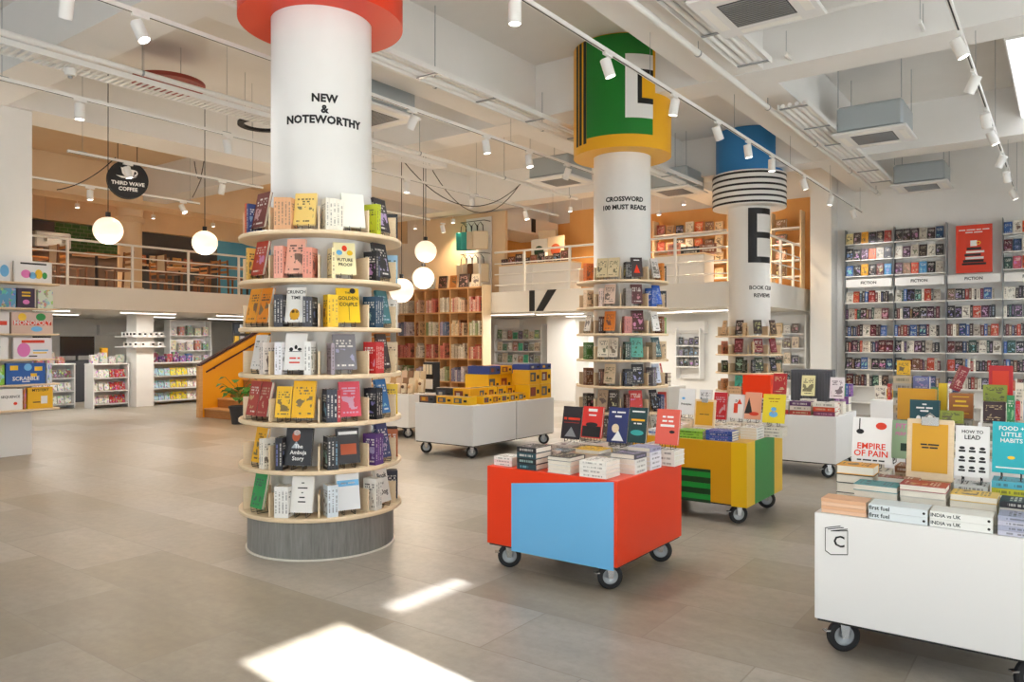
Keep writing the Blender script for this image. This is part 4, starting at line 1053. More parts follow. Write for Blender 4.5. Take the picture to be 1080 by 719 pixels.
# ---- yellow cart
art_princ = lines(('Principles', .4, .17, 0), mats=('ink', 'cart_blue'), blobs=[('disc', -.2, .62, .1, .07, 1)])
art_arrow = lines(('D', .72, .2, 0), mats=('ink', 'drum_red'), blobs=[('tri', .2, .7, .36, .22, 1), ('box', -.02, .42, .26, .4, 1)])
art_face = lines(mats=('ink', 'terracotta', 'drum_red'), blobs=[('tri', -.25, .5, .5, .6, 0), ('disc', .1, .2, .3, .12, 2)])
art_bear = lines(('~65', .84, .07, 1), ('~224', .74, .06, 1), mats=('cart_blue', 'ochre_ink', 'white_ink'), blobs=[('disc', 0, .3, .2, .14, 0), ('disc', 0, .48, .13, .09, 0), ('disc', 0, .36, .08, .06, 2)])
mat('ochre_ink', '#b8860f', .5)
YC = 'yellow cart'
disp('white book with blue dot on the yellow cart', 715, 732, 410, 438, 7.0, '#eef0f2', art_princ, under='white stack under the book with the blue dot')
disp('pale grey book next to the blue dot book', 733, 750, 411, 430, 7.1, '#dfe0e2', None, under='white pile under the pale grey book on yellow cart')
disp('red book in front of striped tower on the yellow cart', 752, 766, 414, 443, 7.05, '#c5202c', None, under='white pile under the red book on yellow cart')
disp('white book with red arrow on the yellow cart', 768, 784, 416, 442, 6.95, '#f0eeec', art_arrow, under='white pile under the red arrow book')
disp('peach book with black shape on the yellow cart', 785, 802, 414, 443, 6.92, '#eda98a', art_face, under='white pile under the peach book')
disp('bright yellow book with a blue bear on the yellow cart', 804, 827, 416, 447, 6.8, '#f2dc2c', art_bear, under='white pile under the blue bear book')
p = on_y(743, 456, 6.62); q = on_y(743, 421, 6.62)
zz = stack('white pile under the second mustard notice', p.x, 6.66, TOP, 2, .16, .03, .19, '#efede8')
t = thing('notice_frame', 'pale clipboard with plain mustard notice on the yellow cart', 'notice frame', T(p.x, 6.6, zz + .001, 0, -.16))
wn, hn = .2, q.z - zz
MB().rbox(-wn / 2, wn / 2, 0, .02, 0, hn, .004).build('board', 'birch', t)
MB().box(-wn * .42, wn * .4, -.003, -.0005, .02, hn - .02).build('notice', 'cart_ochre', t)
MB().rbox(-.03, .03, -.012, -.0035, hn - .03, hn + .01, .002).build('clip', 'chrome', t)
MB().box(-.045, -.005, -.0038, -.003, hn * .45, hn * .45 + .007).box(.0, .045, -.0038, -.003, hn * .45, hn * .45 + .007).build('lettering', 'ink', t)
stack('lime green stack at the front of the yellow cart', -2.66, 6.33, TOP, 3, .17, .022, .24, '#8cc63a', cols=['#8cc63a', '#9ad04a', '#7fb834'])
stack('blue stack at the front of the yellow cart', -2.395, 6.33, TOP, 4, .17, .02, .23, '#2d4f9e', cols=['#2d4f9e', '#35599f', '#27468c'])
stack('pale blue stack at the far front of the yellow cart', -2.93, 6.34, TOP, 3, .17, .018, .25, '#c9d6e6', cols=['#e6e8ea', '#5a78b0', '#e0e4e8'])
stack('white stack along the street side of the yellow cart', -2.23, 6.6, TOP, 4, .15, .024, .2, '#efeee9', rot=PI / 2)
stack('second white stack on the street side of the yellow cart', -2.23, 6.83, TOP, 4, .15, .025, .2, '#f1f0ec', rot=PI / 2)
stack('third white stack on the street side of the yellow cart', -2.23, 7.06, TOP, 4, .15, .025, .2, '#ecebe6', rot=PI / 2)
stack('pale stack in the middle of the yellow cart', -2.5, 6.68, TOP, 3, .17, .025, .22, '#e9e7e0')
stack('pale pink stack in the middle of the yellow cart', -2.95, 6.62, TOP, 3, .17, .026, .2, '#e6d9d6')
# ---- dark slipcase cart
q = [on_y(u, v, 9.75) for u, v in ((834, 415), (878, 390))]
TAKEN.append((q[0].x - .02, q[1].x + .02, 9.72, 9.95, TOP, 1.2))
mat('slate_board', '#53545a', .5)
t = thing('book_slipcase', 'wide dark grey slipcase of books on the white cart ahead of fiction wall', 'book slipcase', T((q[0].x + q[1].x) / 2, 9.75, TOP))
w2 = (q[1].x - q[0].x) / 2; hh = q[1].z - TOP
MB().rbox(-w2, w2, 0, .16, 0, hh, .004).build('case', 'slate_board', t)
b = MB()
for k in range(14): b.box(-w2 + .02 + k * (2 * w2 - .04) / 14, -w2 + .02 + (k + .86) * (2 * w2 - .04) / 14, -.012, -.0005, .02, hh - .04)
b.build('spine_set', 'slate_board', t)
disp('cream book in front of the dark slipcase', 845, 859, 396, 418, 9.5, '#e6dfa8', None, under='pale pile under the cream book')
disp('white and pink book at the end of the slipcase cart', 875, 890, 398, 421, 9.45, '#e4dcdf', None, under='pale pile under the white and pink book')
disp('dark red book left of the slipcase', 815, 829, 394, 416, 9.4, '#b3262a', None, under='pile under the dark red book')
z = stack('pile of rainbow spines by the slipcase cart end', -2.22, 9.8, TOP, 3, .16, .06, .2, '#c9502c', cols=['#d9d4c8', '#7a4a8c', '#3a6ab0'])
for i, col in enumerate(('#c5302c', '#e08a2c', '#e6c42c', '#4f9a4a', '#3a6ab0', '#7a4a9a')):
    book('shelved_book', f'{cname(col)} spine of the rainbow row above slipcase cart end', T(-2.27 + i * .032, 9.8, z + .001, PI / 2), .12, .03, .15, col)
for i, (x, cols, d) in enumerate(((-2.98, ['#6a6470', '#3f3a44', '#5a4a5c'], 'grey purple stack'), (-2.73, ['#b3302c', '#d9d2c8', '#e4e0d8'], 'red and white stack'), (-2.48, ['#a8342c', '#d9cfc2', '#5a3460'], 'wine red stack'), (-2.22, ['#7a3c5a', '#c9482c', '#e0dad0'], 'purple and orange stack'))):
    stack(d + ' at the front of the slipcase cart', x, 9.07, TOP, 5, .17, .03, .235, cols[0], cols=cols)
for i, (x, y, c) in enumerate(((-2.9, 9.33, '#4a4650'), (-2.6, 9.3, '#e2ddd4'), (-2.25, 9.32, '#c9492c'))):
    stack(['charcoal', 'cream', 'orange'][i] + ' stack in the second row of slipcase cart', x, y, TOP, 4, .16, .03, .22, c)
# ---- red box and other carts further back
t = box_thing('red_box', 'tall red box on the white cart under the striped drum', 'box', T(-3.75, 11.45, TOP), .42, .3, .34, 'cart_red')
for i, (x, y, n, c) in enumerate(((-4.1, 11.4, 5, '#c9a27a'), (-4.05, 11.9, 6, '#8c5a3a'), (-3.6, 11.95, 4, '#d9cdb8'))):
    stack(['tan', 'brown', 'cream'][i] + ' stack beside the tall red box', x, y, TOP, n, .17, .03, .22, c)
for i in range(9):
    c = ['#d8cfc0', '#b3302c', '#2d4a7a', '#e6c42c', '#e9e6df', '#3a3a40', '#5a8a5a', '#d9702c', '#e2ddd2'][i]
    book('shelved_book', f'{cname(c)} upright book, {ORD[i + 1]} along the cart close to the fiction shelves', T(-2.2 + i * .11, 12.1 + (i % 2) * .08, TOP, PI / 2 if i % 3 else 0), .15, .04, .2 + .03 * (i % 3), c)
for i in range(4): stack(['yellow', 'cream', 'green', 'navy'][i] + ' stack on the cart close to the fiction shelves', -2.15 + i * .26, 12.6, TOP, 4 + i % 2 * 2, .17, .03, .22, ['#d9b02a', '#e4dfd2', '#4f8a52', '#2a3560'][i])
for i in range(8):
    c = ['#e9e6df', '#5a86b8', '#d8d2a0', '#e6e2da', '#c9342c', '#e0a02c', '#efece6', '#6a7a8a'][i]
    stack(['white', 'blue', 'straw', 'pale', 'red', 'amber', 'milk white', 'slate'][i] + ' stack on the cart behind the gift books', -.62 + (i % 4) * .26, 9.35 + (i // 4) * .4, TOP, 4 + (i * 3) % 5, .17, .034, .22, c)
for i, (u0, u1, v0, v1, y, c, l) in enumerate(((783, 797, 378, 394, 13.2, '#e2c72a', 'yellow'), )): pass
# ================================================================ GAMES SHELF ON THE SQUARE PILLAR
GX = -11.15
t = thing('games_shelf', 'shelf of boxed games built round the square white pillar', 'shelf', T(-11.45, 3.3, 0))
MB().box(.002, .012, 0, 1.2, .6, 2.7).build('back_panel', 'white_laminate', t)
MB().rbox(.002, .02, .1, 1.19, .001, .58, .004).build('plinth', 'white_laminate', t)
for z in SHZ[:6]: MB().rbox(.013, .32, 0, 1.42, z - .024, z, .004).build('shelf', 'birch', t)
def game(label, u0, u1, z, h, col, texts=(), blobs=(), mats=('ink',), d=.07, x=GX - .03):
    y0, y1 = on_x(u0, 360, x).y, on_x(u1, 360, x).y
    w = y1 - y0 - .006
    t = thing('board_game', label, 'board game', T(x - d / 2, (y0 + y1) / 2, z + .001, PI / 2), 'boxed games on the pillar shelf')
    a = link('box_lid', MB().box(-w / 2, w / 2, -d / 2, 0, 0, h).mesh('box_lid', ['printed_carton' if not texts and not blobs else 'plain_cover']), t); setcol(a, col)
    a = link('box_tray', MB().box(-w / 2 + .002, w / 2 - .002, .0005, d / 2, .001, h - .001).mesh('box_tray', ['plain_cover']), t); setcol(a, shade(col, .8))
    b, b2 = MB(), MB(); lines(*texts, blobs=blobs, mats=mats)[1](b, b2, w, h, -d / 2 - .0004)
    if b.v: b.build('lid_picture', list(mats), t)
    if b2.v: b2.build('lid_lettering', list(mats), t)
GM = ('ink', 'white_ink', 'drum_red', 'cart_blue', 'cart_yellow', 'cart_green', 'spine_ink', 'drum_pink')
game('white and blue game cut off at the frame edge, top shelf', -14, 11, SHZ[0], .27, '#e9ecf0', blobs=[('disc', .25, .5, .2, .3, 3)], mats=GM)
game('wide white game with pale animals on the top shelf of the pillar', 15, 55, SHZ[0], .28, '#f0eeee', blobs=[('box', 0, .9, .7, .08, 0), ('disc', -.2, .4, .13, .12, 7), ('disc', -.02, .34, .1, .1, 3), ('disc', .14, .42, .1, .14, 4), ('disc', .3, .36, .07, .1, 5)], mats=GM)
game('multicoloured game beside the purple one, second shelf of the pillar', -4, 17, SHZ[1], .25, '#5a9ac0')
game('dark purple game between two bright ones, second shelf of the pillar', 18, 37, SHZ[1], .26, '#3a2440', (('~5', .78, .16, 4), ('~5', .62, .16, 4)), [('disc', 0, .3, .2, .15, 7)], GM)
game('white and green patterned game at the end of the second shelf', 40, 56, SHZ[1], .25, '#d9e4d2')
game('white game with red strip cut off at third shelf of pillar', -14, 10, SHZ[2], .27, '#ece6e6', blobs=[('box', 0, .5, .8, .2, 2)], mats=GM)
game('wide pink and beige property game, third shelf of the pillar', 12, 56, SHZ[2], .28, '#dcc0b2', (('MONOPOLY', .5, .16, 1),), [('box', 0, .5, .92, .2, 2), ('disc', -.25, .78, .1, .1, 4), ('disc', .2, .8, .12, .1, 5), ('disc', .1, .22, .14, .07, 3)], GM)
game('white game with a blue letter, fourth shelf of the pillar', -14, 9, SHZ[3], .28, '#efeeee', (('O', .55, .3, 6),), (), GM)
game('wide white tile game with purple picture, fourth shelf of the pillar', 14, 55, SHZ[3], .28, '#efeaf0', (('~8', .82, .12, 2), ('~7', .12, .05, 0)), [('disc', -.24, .42, .17, .2, 7), ('box', .2, .4, .4, .06, 3), ('box', .18, .28, .36, .06, 4)], GM)
game('lime green game cut off at the frame edge, fifth shelf', -14, 5, SHZ[4], .26, '#8ac63c')
game('wide blue word game with yellow tiles, fifth shelf of the pillar', 6, 48, SHZ[4], .28, '#1f5cae', (('SCRABBLE', .26, .15, 1), ('~8', .12, .04, 1)), [('box', -.3, .78, .2, .22, 4), ('box', .32, .72, .2, .2, 4), ('box', .2, .42, .16, .16, 4), ('disc', .05, .8, .1, .1, 3)], GM)
game('narrow pale blue game at the end of the fifth shelf', 49, 55, SHZ[4], .27, '#d4dff0', d=.2)
game('white card game with slanted black title, bottom shelf of the pillar', -2, 24, SHZ[5], .28, '#f2f1ef', (('SEQUENCE', .62, .16, 0),), [('disc', .2, .3, .08, .07, 2)], GM)
game('narrow orange game between white and yellow ones, bottom shelf', 24.5, 28, SHZ[5], .28, '#c9702c', d=.2)
game('square yellow mystery game at the end of the bottom shelf', 29, 56, SHZ[5], .285, '#f0b914', (('MYSTERY', .86, .16, 0),), [('box', .15, .4, .26, .36, 1), ('box', -.15, .3, .3, .05, 0)], GM)

# ================================================================ STAIR WITH ORANGE SIDE WALL
t = thing('staircase', 'wooden stair with an orange side wall and dark handrail', 'staircase', T(-14.2, 8.7, 0))
sl = .50
MB().prism([(0, .001), (0, 1.05), (3.3, 1.05 + 3.3 * sl), (4.3, 1.05 + 3.3 * sl), (4.3, .001)], -.05, .03, 0, Matrix.Rotation(PI / 2, 4, 'Z')).build('side_wall', 'stair_orange', t)
MB().rbox(-.03, .06, -.09, -.002, .001, 1.04, .004).build('newel_board', 'oak', t)
MB().bar((.0, -.06, 1.06), (.0, 3.3, 1.10 + 3.3 * sl), .1, .04).build('capping', 'handrail', t)
MB().tube([(.1, .05, .92), (.1, 3.2, .92 + 3.15 * sl)], .018, 8).build('handrail', 'handrail', t)
for k in range(4): MB().bar((.052, .25 + k * .85, .98 + k * .425), (.1, .25 + k * .85, .98 + k * .425 + .01), .012, .012).build('rail_bracket', 'handrail', t)
for k in range(13):
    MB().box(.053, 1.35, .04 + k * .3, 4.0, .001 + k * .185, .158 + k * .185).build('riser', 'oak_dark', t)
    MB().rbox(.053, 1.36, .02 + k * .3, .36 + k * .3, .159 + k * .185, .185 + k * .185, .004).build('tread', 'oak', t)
# leafy plant at the foot of the stair
p = on_z(259, 440, 0)
t = thing('potted_plant', 'leafy plant in a dark pot at the foot of the stair', 'plant', T(-12.5, 8.42, 0))
MB().lathe([(0, .001), (.12, .001), (.17, .3), (.185, .3), (.185, .34), (.15, .34), (.14, .3), (0, .3)], 24).build('pot', 'dark_grey', t)
r2 = random.Random(3)
b = MB()
for k in range(36):
    a = r2.uniform(0, 2 * PI); L = r2.uniform(.2, .38); up = r2.uniform(.25, 1.3)
    base = Vector((0, 0, .36 + r2.uniform(0, .25))); d = Vector((math.cos(a), math.sin(a), up)).normalized(); tip = base + d * L
    sd = Vector((-math.sin(a), math.cos(a), 0)) * r2.uniform(.06, .1)
    e = tip + Vector((math.cos(a) * .12, math.sin(a) * .12, -.06)); mid = (tip + e) / 2 + Vector((0, 0, .03))
    b.tube([base, tip], .004, 5, 1)
    b.add([tip, mid + sd, e, mid - sd, mid - Vector((0, 0, .012))], [(0, 1, 4), (1, 2, 4), (2, 3, 4), (3, 0, 4), (0, 3, 2, 1)], 0)
b.build('foliage', ['leaf', 'leaf'], t)

# ================================================================ SHELF UNITS UNDER THE LEFT GALLERY
def open_unit(label, y0, y1, x, h=1.0, d=.42, rows=3):
    t = thing('shelf_unit', label, 'shelf unit', T(x, y0, 0))
    L = y1 - y0
    MB().box(-d, 0, 0, .025, .001, h).build('end_panel', 'white_laminate', t)
    MB().box(-d, 0, L - .025, L, .001, h).build('end_panel', 'white_laminate', t)
    MB().box(-d, -d + .02, .026, L - .026, .001, h).build('back_panel', 'white_laminate', t)
    MB().rbox(-d - .005, .01, -.005, L + .005, h + .001, h + .03, .003).build('top_board', 'white_laminate', t)
    zs = []
    for k in range(rows):
        z = .1 + k * (h - .1) / rows
        MB().box(-d + .021, 0, .026, L - .026, z - .02, z).build('shelf', 'white_laminate', t); zs.append(z + .001)
    return t, zs
def pack(label, x, y, z, w, h, d, col, name='notebook_pack', tilt=.25, m='printed_carton'):
    o = link(name, PK[m], None, T(x, y, z + d / 2 * math.sin(tilt), PI / 2, -tilt) @ Matrix.Diagonal((w, d, h, 1)))
    setcol(o, col); tag(o, label, 'pack')
def unit_box(m):
    return MB().rbox(-.5, .5, -.5, .5, 0, 1, .02).mesh('pack', [m])
PK = {m: unit_box(m) for m in ('printed_carton', 'plain_cover', 'book_cover')}
UN = [('shelf unit nearest the games pillar', 7.2, 8.2, -18.55), ('shelf unit of red and white packs', 8.3, 9.12, -17.9), ('shelf unit of blue and yellow packs', 9.62, 10.9, -17.75), ('shelf unit behind the stair wall', 10.95, 12.2, -17.75)]
UC = [[['#7a8a96', '#8a96a0', '#5a5a60', '#6a4a4a', '#50404a', '#7a5050'], ['#e0e0e4', '#d8dae0', '#e8e6e6', '#e9e7e4', '#dfdcd8', '#e6e3e0'], ['#5a5456', '#6e666a', '#e2dfdc', '#e8e6e2', '#dcd8d6', '#e4e2de']],
      [['#e8e6e2', '#e2dfda', '#ecebe8', '#a8262a', '#b02c2c', '#a82428']] * 3,
      [['#a8cbe2', '#9cc2dc', '#b2d0e4', '#e6d22c', '#ecd83a', '#e2cc24', '#efefec', '#eceae8']] * 3,
      [['#d9d6d0', '#b8a890', '#a85a3c', '#e0ddd8']] * 3]
for (lab, y0, y1, x), rowcols in zip(UN, UC):
    t, zs = open_unit('white open ' + lab, y0, y1, x)
    for r, z in enumerate(zs):
        cs = rowcols[2 - r] if r < len(rowcols) else rowcols[0]
        n = len(cs); pitch = (y1 - y0 - .08) / n
        for k in range(n):
            pack(f'{cname(cs[k])} pack, {ORD[k + 1]} on {["bottom", "middle", "upper"][r]} shelf, {lab}', x - .1, y0 + .04 + pitch * (k + .5), z, pitch * .9, .19, .03, cs[k])
tops = [(7.3, '#c9867a'), (7.52, '#b86a5a'), (7.74, '#d8c8be'), (7.96, '#c47a6c'), (8.4, '#e6e4de'), (8.6, '#dcdcd4'), (8.8, '#e9e6e2'), (9.0, '#d2d6cc'), (9.75, '#8a4a5a'), (9.93, '#5a3f7a'), (10.11, '#a8485a'), (10.29, '#6a3a6a'), (10.47, '#7a5a9a'), (10.65, '#3a5a8a')]
for i, (y, c) in enumerate(tops):
    x = -18.75 if y < 8.25 else -18.1 if y < 9.2 else -17.95
    pack(f'{cname(c)} bag, {ORD[i + 1]} along the tops of the white units under the gallery', x, y, 1.032, .15, .15 + .05 * (i % 3), .12, c, 'gift_bag', .0)
# square pillar with two rings of mugs
struct('pillar', MB().box(-18.1, -17.65, 9.16, 9.58, 0, SL0), 'wall_paint')
t = thing('mug_shelf', 'two white shelves round the pillar under the gallery', 'shelf', T(-17.875, 9.37, 0))
for z in (1.42, 1.66):
    b = MB(); b.box(-.4, .42, -.4, -.215, z - .02, z).box(-.4, .42, .215, .4, z - .02, z).box(.23, .42, -.214, .214, z - .02, z).box(-.4, -.23, -.214, .214, z - .02, z)
    b.build('shelf', 'white_laminate', t)
mug = MB().lathe([(0, 0), (.04, 0), (.043, .1), (.038, .1), (.035, .01), (0, .01)], 16).mesh('mug_body', ['white_ink'])
mugh = MB().ring(.022, .032, -.005, .005, 14, 0, T(0, .062, .05, 0, 0, PI / 2)).mesh('handle', ['white_ink'])
mp_ = MB().arc(.0435, .0445, .03, .075, -.7, .7, 5).mesh('printed_band', ['ink'])
spots = [(1.661, .33, y) for y in (-.33, -.2, -.07, .07, .2, .33)] + [(1.421, .33, y) for y in (-.3, -.12, .12, .3)] + [(1.661, x, -.33) for x in (.18, .02, -.14)] + [(1.421, x, -.33) for x in (.15, -.05)]
for i, (z, x, y) in enumerate(spots):
    t = thing('mug', f'white printed mug, {ORD[i + 1]} counted round the pillar shelves under the gallery', 'mug', T(-17.875 + x, 9.37 + y, z), 'printed mugs round the pillar')
    link('mug_body', mug, t); link('handle', mugh, t); link('printed_band', mp_, t)
# background under the left gallery: screens, lit cabinet, card racks
t = thing('till_counter', 'dark service desk with two monitors under the gallery', 'counter', T(-20.6, 8.6, 0))
MB().rbox(-.35, .35, -1.3, 1.3, .001, 1.05, .01).build('desk_body', 'dark_grey', t)
for k, y in enumerate((-.5, .55)):
    o = thing('monitor', ['black monitor on the service desk, nearer the games pillar', 'black monitor on the service desk, nearer the mug pillar'][k], 'monitor', T(-20.6, 8.6 + y, 1.051))
    MB().rbox(.0, .03, -.42, .42, .12, .62, .006).build('screen', 'screen', o)
    MB().box(-.02, .0 - .0005, -.03, .03, .006, .4).build('stand', 'black_metal', o)
    MB().rbox(-.1, .12, -.13, .13, .0, .0055, .002).build('foot', 'black_metal', o)
t = thing('yellow_tag', 'small yellow box on the service desk beside the monitors', 'box', T(-20.45, 9.75, 1.052))
MB().rbox(-.06, .06, -.08, .08, 0, .3, .004).build('box_body', 'cart_ochre', t)
MB().rbox(-.062, .062, -.082, .082, .301, .32, .004).build('box_lid', 'cart_yellow', t)
def lit_cabinet(label, x, y0, y1, z0, z1, rows=4):
    t = thing('display_cabinet', label, 'cabinet', T(x, y0, 0)); L = y1 - y0
    MB().box(-.3, -.28, 0, L, z0, z1).build('back_panel', 'white_laminate', t)
    for y in (0, L - .03): MB().box(-.279, 0, y, y + .03, z0, z1).build('side_panel', 'white_laminate', t)
    for k in range(rows + 1):
        z = z0 + (z1 - z0 - .03) * k / rows
        MB().box(-.279, -.002, .031, L - .031, z, z + .025).build('shelf', 'white_laminate', t)
    return t, [z0 + (z1 - z0 - .03) * k / rows + .026 for k in range(rows)]
t, zs = lit_cabinet('white cabinet of small goods on the wall right of the mug pillar', -20.5, 11.6, 12.9, .4, 2.15)
for r, z in enumerate(zs):
    for k in range(5):
        c = ['#c9b8a0', '#e4d8d2', '#b06a5a', '#7a8a7a', '#dcd2b0'][(k + r * 2) % 5]
        pack(f'{cname(c)} box, {ORD[k + 1]} on cabinet shelf {["one", "two", "three", "four"][r]} right of the mug pillar', -20.62, 11.75 + k * .25, z, .16, .2 + .04 * ((k + r) % 3), .1, c, 'small_box', 0)
t = thing('card_rack', 'grey wire rack of hanging cases behind the stair', 'rack', T(-19.9, 13.2, 0))
MB().box(-.02, 0, 0, 1.4, .3, 2.1).build('panel', 'dark_grey', t)
for y in (.02, 1.36): MB().box(-.06, -.021, y, y + .03, .001, 2.1).build('post', 'grey_metal', t)
for r in range(5):
    for k in range(7):
        c = ['#d9dce2', '#8a8f9a', '#5a4a8a', '#c9a23a', '#3a3f4a', '#a86a7a', '#e2e4e8'][(k * 3 + r) % 7]
        pack(f'{cname(c)} hanging case, {ORD[k + 1]} in row {["one", "two", "three", "four", "five"][r]} of the wire rack', -19.86, 13.3 + k * .19, .42 + r * .34, .14, .26, .03, c, 'hanging_case', 0, 'plain_cover')
t = thing('dark_cupboard', 'tall dark cupboard at the end of the passage behind the games', 'cupboard', T(-21.3, 6.2, 0))
MB().rbox(-.4, .4, -.9, .9, .001, 2.15, .01).build('carcass', 'dark_grey', t)
for y in (-.45, .45): MB().rbox(.402, .42, y - .44, y + .44, .05, 2.1, .004).build('door', 'screen', t)

# split air conditioners and strip lights under the galleries
def split_ac(label, X):
    t = thing('wall_air_conditioner', label, 'air conditioner', X)
    MB().prism([(0, 0), (.16, .02), (.22, .08), (.22, .3), (0, .3)], -.45, .45, 0, Matrix.Rotation(-PI / 2, 4, 'Z')).build('casing', 'white_laminate', t)
    MB().box(-.4, .4, -.2, -.17, .012, .02).build('air_flap', 'paper_white', t)
split_ac('white wall air conditioner under the gallery left of the mug pillar', T(-22.99, 11.2, 1.72, PI / 2))
def strip(label, x, y, L, along, w=34):
    t = thing('ceiling_strip_light', label, 'strip light', T(x, y, SL0 - .045, 0 if along == 'x' else PI / 2), 'white strip lights under the gallery')
    MB().rbox(-L / 2, L / 2, -.035, .035, .015, .043, .004).build('housing', 'white_metal', t)
    MB().tube([(-L / 2 + .02, 0, .005), (L / 2 - .02, 0, .005)], .008, 8).build('tube', 'tube_light', t)
    k = 'area%d%.1f' % (w, L)
    if k not in LIGHT:
        l = bpy.data.lights.new('strip_glow', 'AREA'); l.shape = 'RECTANGLE'; l.size = L; l.size_y = .05; l.energy = w; l.color = (1, .95, .87); LIGHT[k] = l
    link('glow', LIGHT[k], t, T(0, 0, -.02))
for i, (x, y) in enumerate(((-16.6, 6.6), (-16.6, 8.9), (-16.6, 11.2), (-18.9, 7.8), (-18.9, 10.2), (-19.2, 12.6))):
    strip(f'white strip light under the left gallery, {["end of front row by the games", "middle of front row", "end of front row by the stair", "back row before the mug pillar", "back row past the mug pillar", "near the wire rack"][i]}', x, y, 1.3, 'y')
# ================================================================ WOODEN BOOKCASE, TOYS AND UNDER THE LETTERED GALLERY
BY = 13.55
t = thing('wooden_bookcase', 'tall wooden bookcase with a pale end panel beside gallery letter', 'bookcase', T(-13.5, BY, 0))
bx_ = [0, .62, .95, 1.4, 1.75, 2.3, 2.72]
bz = [.08, .6, 1.14, 1.68, 2.23, 2.8]
MB().rbox(2.72, 2.76, -.01, .3, .001, 2.84, .004).build('end_panel', 'birch', t)
MB().box(0, 2.72, .27, .29, .001, 2.8).build('back_panel', 'oak_dark', t)
for z in bz: MB().box(0, 2.719, 0, .269, z - .03, z).build('shelf', 'oak', t)
for x in bx_[:-1]:
    for z0, z1 in zip(bz, bz[1:]): MB().box(x, x + .025, 0, .268, z0 + .0005, z1 - .031).build('upright', 'oak', t)
pc = [['#b8524a', '#d8b49a', '#e9d9c2', '#c4786a'], ['#8a9a6a', '#e6e0cf', '#a9b48a', '#dcd8c8'], ['#d98a7a', '#c96a5c', '#e6c0b0', '#b8544c'], ['#6a7a9a', '#b8b0c8', '#8a86a8', '#dcd6dc'], ['#e0d6c4', '#cfc4b0', '#b0a48e', '#efe8da'], ['#7a4a34', '#d9b88c', '#a86a44', '#e2cfae']]
r2 = random.Random(11)
for ci in range(6):
    for ri in range(1, 5):
        x = -13.5 + bx_[ci] + .04; end = -13.5 + bx_[ci + 1] - .03; n = 0
        cs = pc[(ci * 2 + ri) % 6]
        end -= r2.choice((0, .05, .12))
        while x < end - .04 and n < 9:
            n += 1; th = r2.uniform(.03, .055); h = r2.uniform(.26, .36); c = r2.choice(cs)
            if x + th > end: break
            book('picture_book', f'{cname(c)} picture book, {ORD[n]} in {ORD[ci + 1]} column, {ORD[5 - ri]} row down, wooden bookcase', T(x + th / 2, BY + .12, bz[ri] + .001, PI / 2), .22, th, h, c)
            x += th + .002
for i, (x, w, h, c) in enumerate(((-12.75, .22, .24, '#d8c4a0'), (-12.45, .3, .28, '#c9d2cc'), (-12.05, .26, .3, '#4a3a30'), (-11.72, .22, .3, '#b8783c'), (-11.4, .3, .32, '#3f3430'), (-11.05, .24, .3, '#e0d4be'), (-13.1, .26, .3, '#e6ddcc'))):
    book('display_book', f'{cname(c)} book standing {ORD[i + 1]} of seven on top of the wooden bookcase', T(x, BY + .1, 2.803, 0, -.12), w, .03, h, c)
# toys
def carton(label, x, y, z, w, d, h, rz=0., col='#f0b813', pic=('#3a3f48',), group=None):
    sx, sy = (w, d) if abs(math.cos(rz)) > .7 else (d, w)
    x, y, sx, sy = fit(x, y, sx, sy, z, z + h); w, d = (sx, sy) if abs(math.cos(rz)) > .7 else (sy, sx)
    t = thing('toy_carton', label, 'toy box', T(x, y, z, rz))
    a = link('carton_body', CT['b'], t, Matrix.Diagonal((w, d, h, 1))); setcol(a, col)
    p = link('picture_panel', CT['p'], t, Matrix.Translation((-w * .16, -d / 2 - .001, h * .52)) @ Matrix.Diagonal((w * .5, .001, h * .62, 1))); setcol(p, pic[0])
    q = link('picture_panel', CT['p'], t, Matrix.Translation((0, 0, h + .001)) @ Matrix.Rotation(-PI / 2, 4, 'X') @ Matrix.Diagonal((w * .7, .001, d * .6, 1))); setcol(q, pic[-1])
    r_ = link('picture_panel', CT['p'], t, Matrix.Translation((-w * .2, -d / 2 - .002, h * .5)) @ Matrix.Diagonal((w * .22, .001, h * .4, 1))); setcol(r_, ['#c98a2c', '#8a3a26', '#b8b4a8', '#d9a01a'][hash_(label) % 4])
    MB().box(w * .2, w * .4, -d / 2 - .0015, -d / 2 - .0002, h * .36, h * .64).build('brand_block', 'ink', t)
def hash_(s_): return sum(ord(c) * (i + 3) for i, c in enumerate(s_))
CT = {'b': MB().rbox(-.5, .5, -.5, .5, 0, 1, .012).mesh('carton_body', ['plain_cover']), 'p': MB().box(-.5, .5, -.5, .5, -.5, .5).mesh('picture_panel', ['plain_cover'])}
TX = -6.27
pics = [('#4a4f58', '#8a5a2c'), ('#7a3426', '#b8702c'), ('#5a6068', '#3a3c42'), ('#8a4a2c', '#4a4038')]
zt = TOP
def yl(i): return ['#f0b813', '#edb010', '#f4c224'][i % 3]
# row along the front of the first cart
for i, (x, c) in enumerate(((-7.1, '#3c3a3c'), (-6.78, '#e9b01c'), (-6.5, '#eebc1c'))):
    carton(['dark toy carton with orange picture at the front cart corner', 'yellow toy carton with grey picture at the front of toy cart', 'yellow toy carton on the near corner of the toy cart'][i], x, 7.8, zt, .28, .18, .105, 0, c, [('#a8622c', '#7a4a2c'), ('#4a4f56', '#8a5a2c'), ('#5a5f66', '#6a4a34')][i])
for i in range(5):
    carton(f'low yellow toy carton, {ORD[i + 1]} along the aisle side of the toy carts', TX - .13, 8.05 + i * .2, zt, .19, .2, .105, PI / 2, yl(i), pics[i % 4])
for i, (x, c) in enumerate(((-7.0, '#3a3836'), (-6.68, '#e8ae1a'))):
    carton(['dark toy carton in the raised second row of toy cart', 'yellow toy carton in the raised second row of toy cart'][i], x, 8.05, zt, .3, .2, .2, 0, c, pics[i])
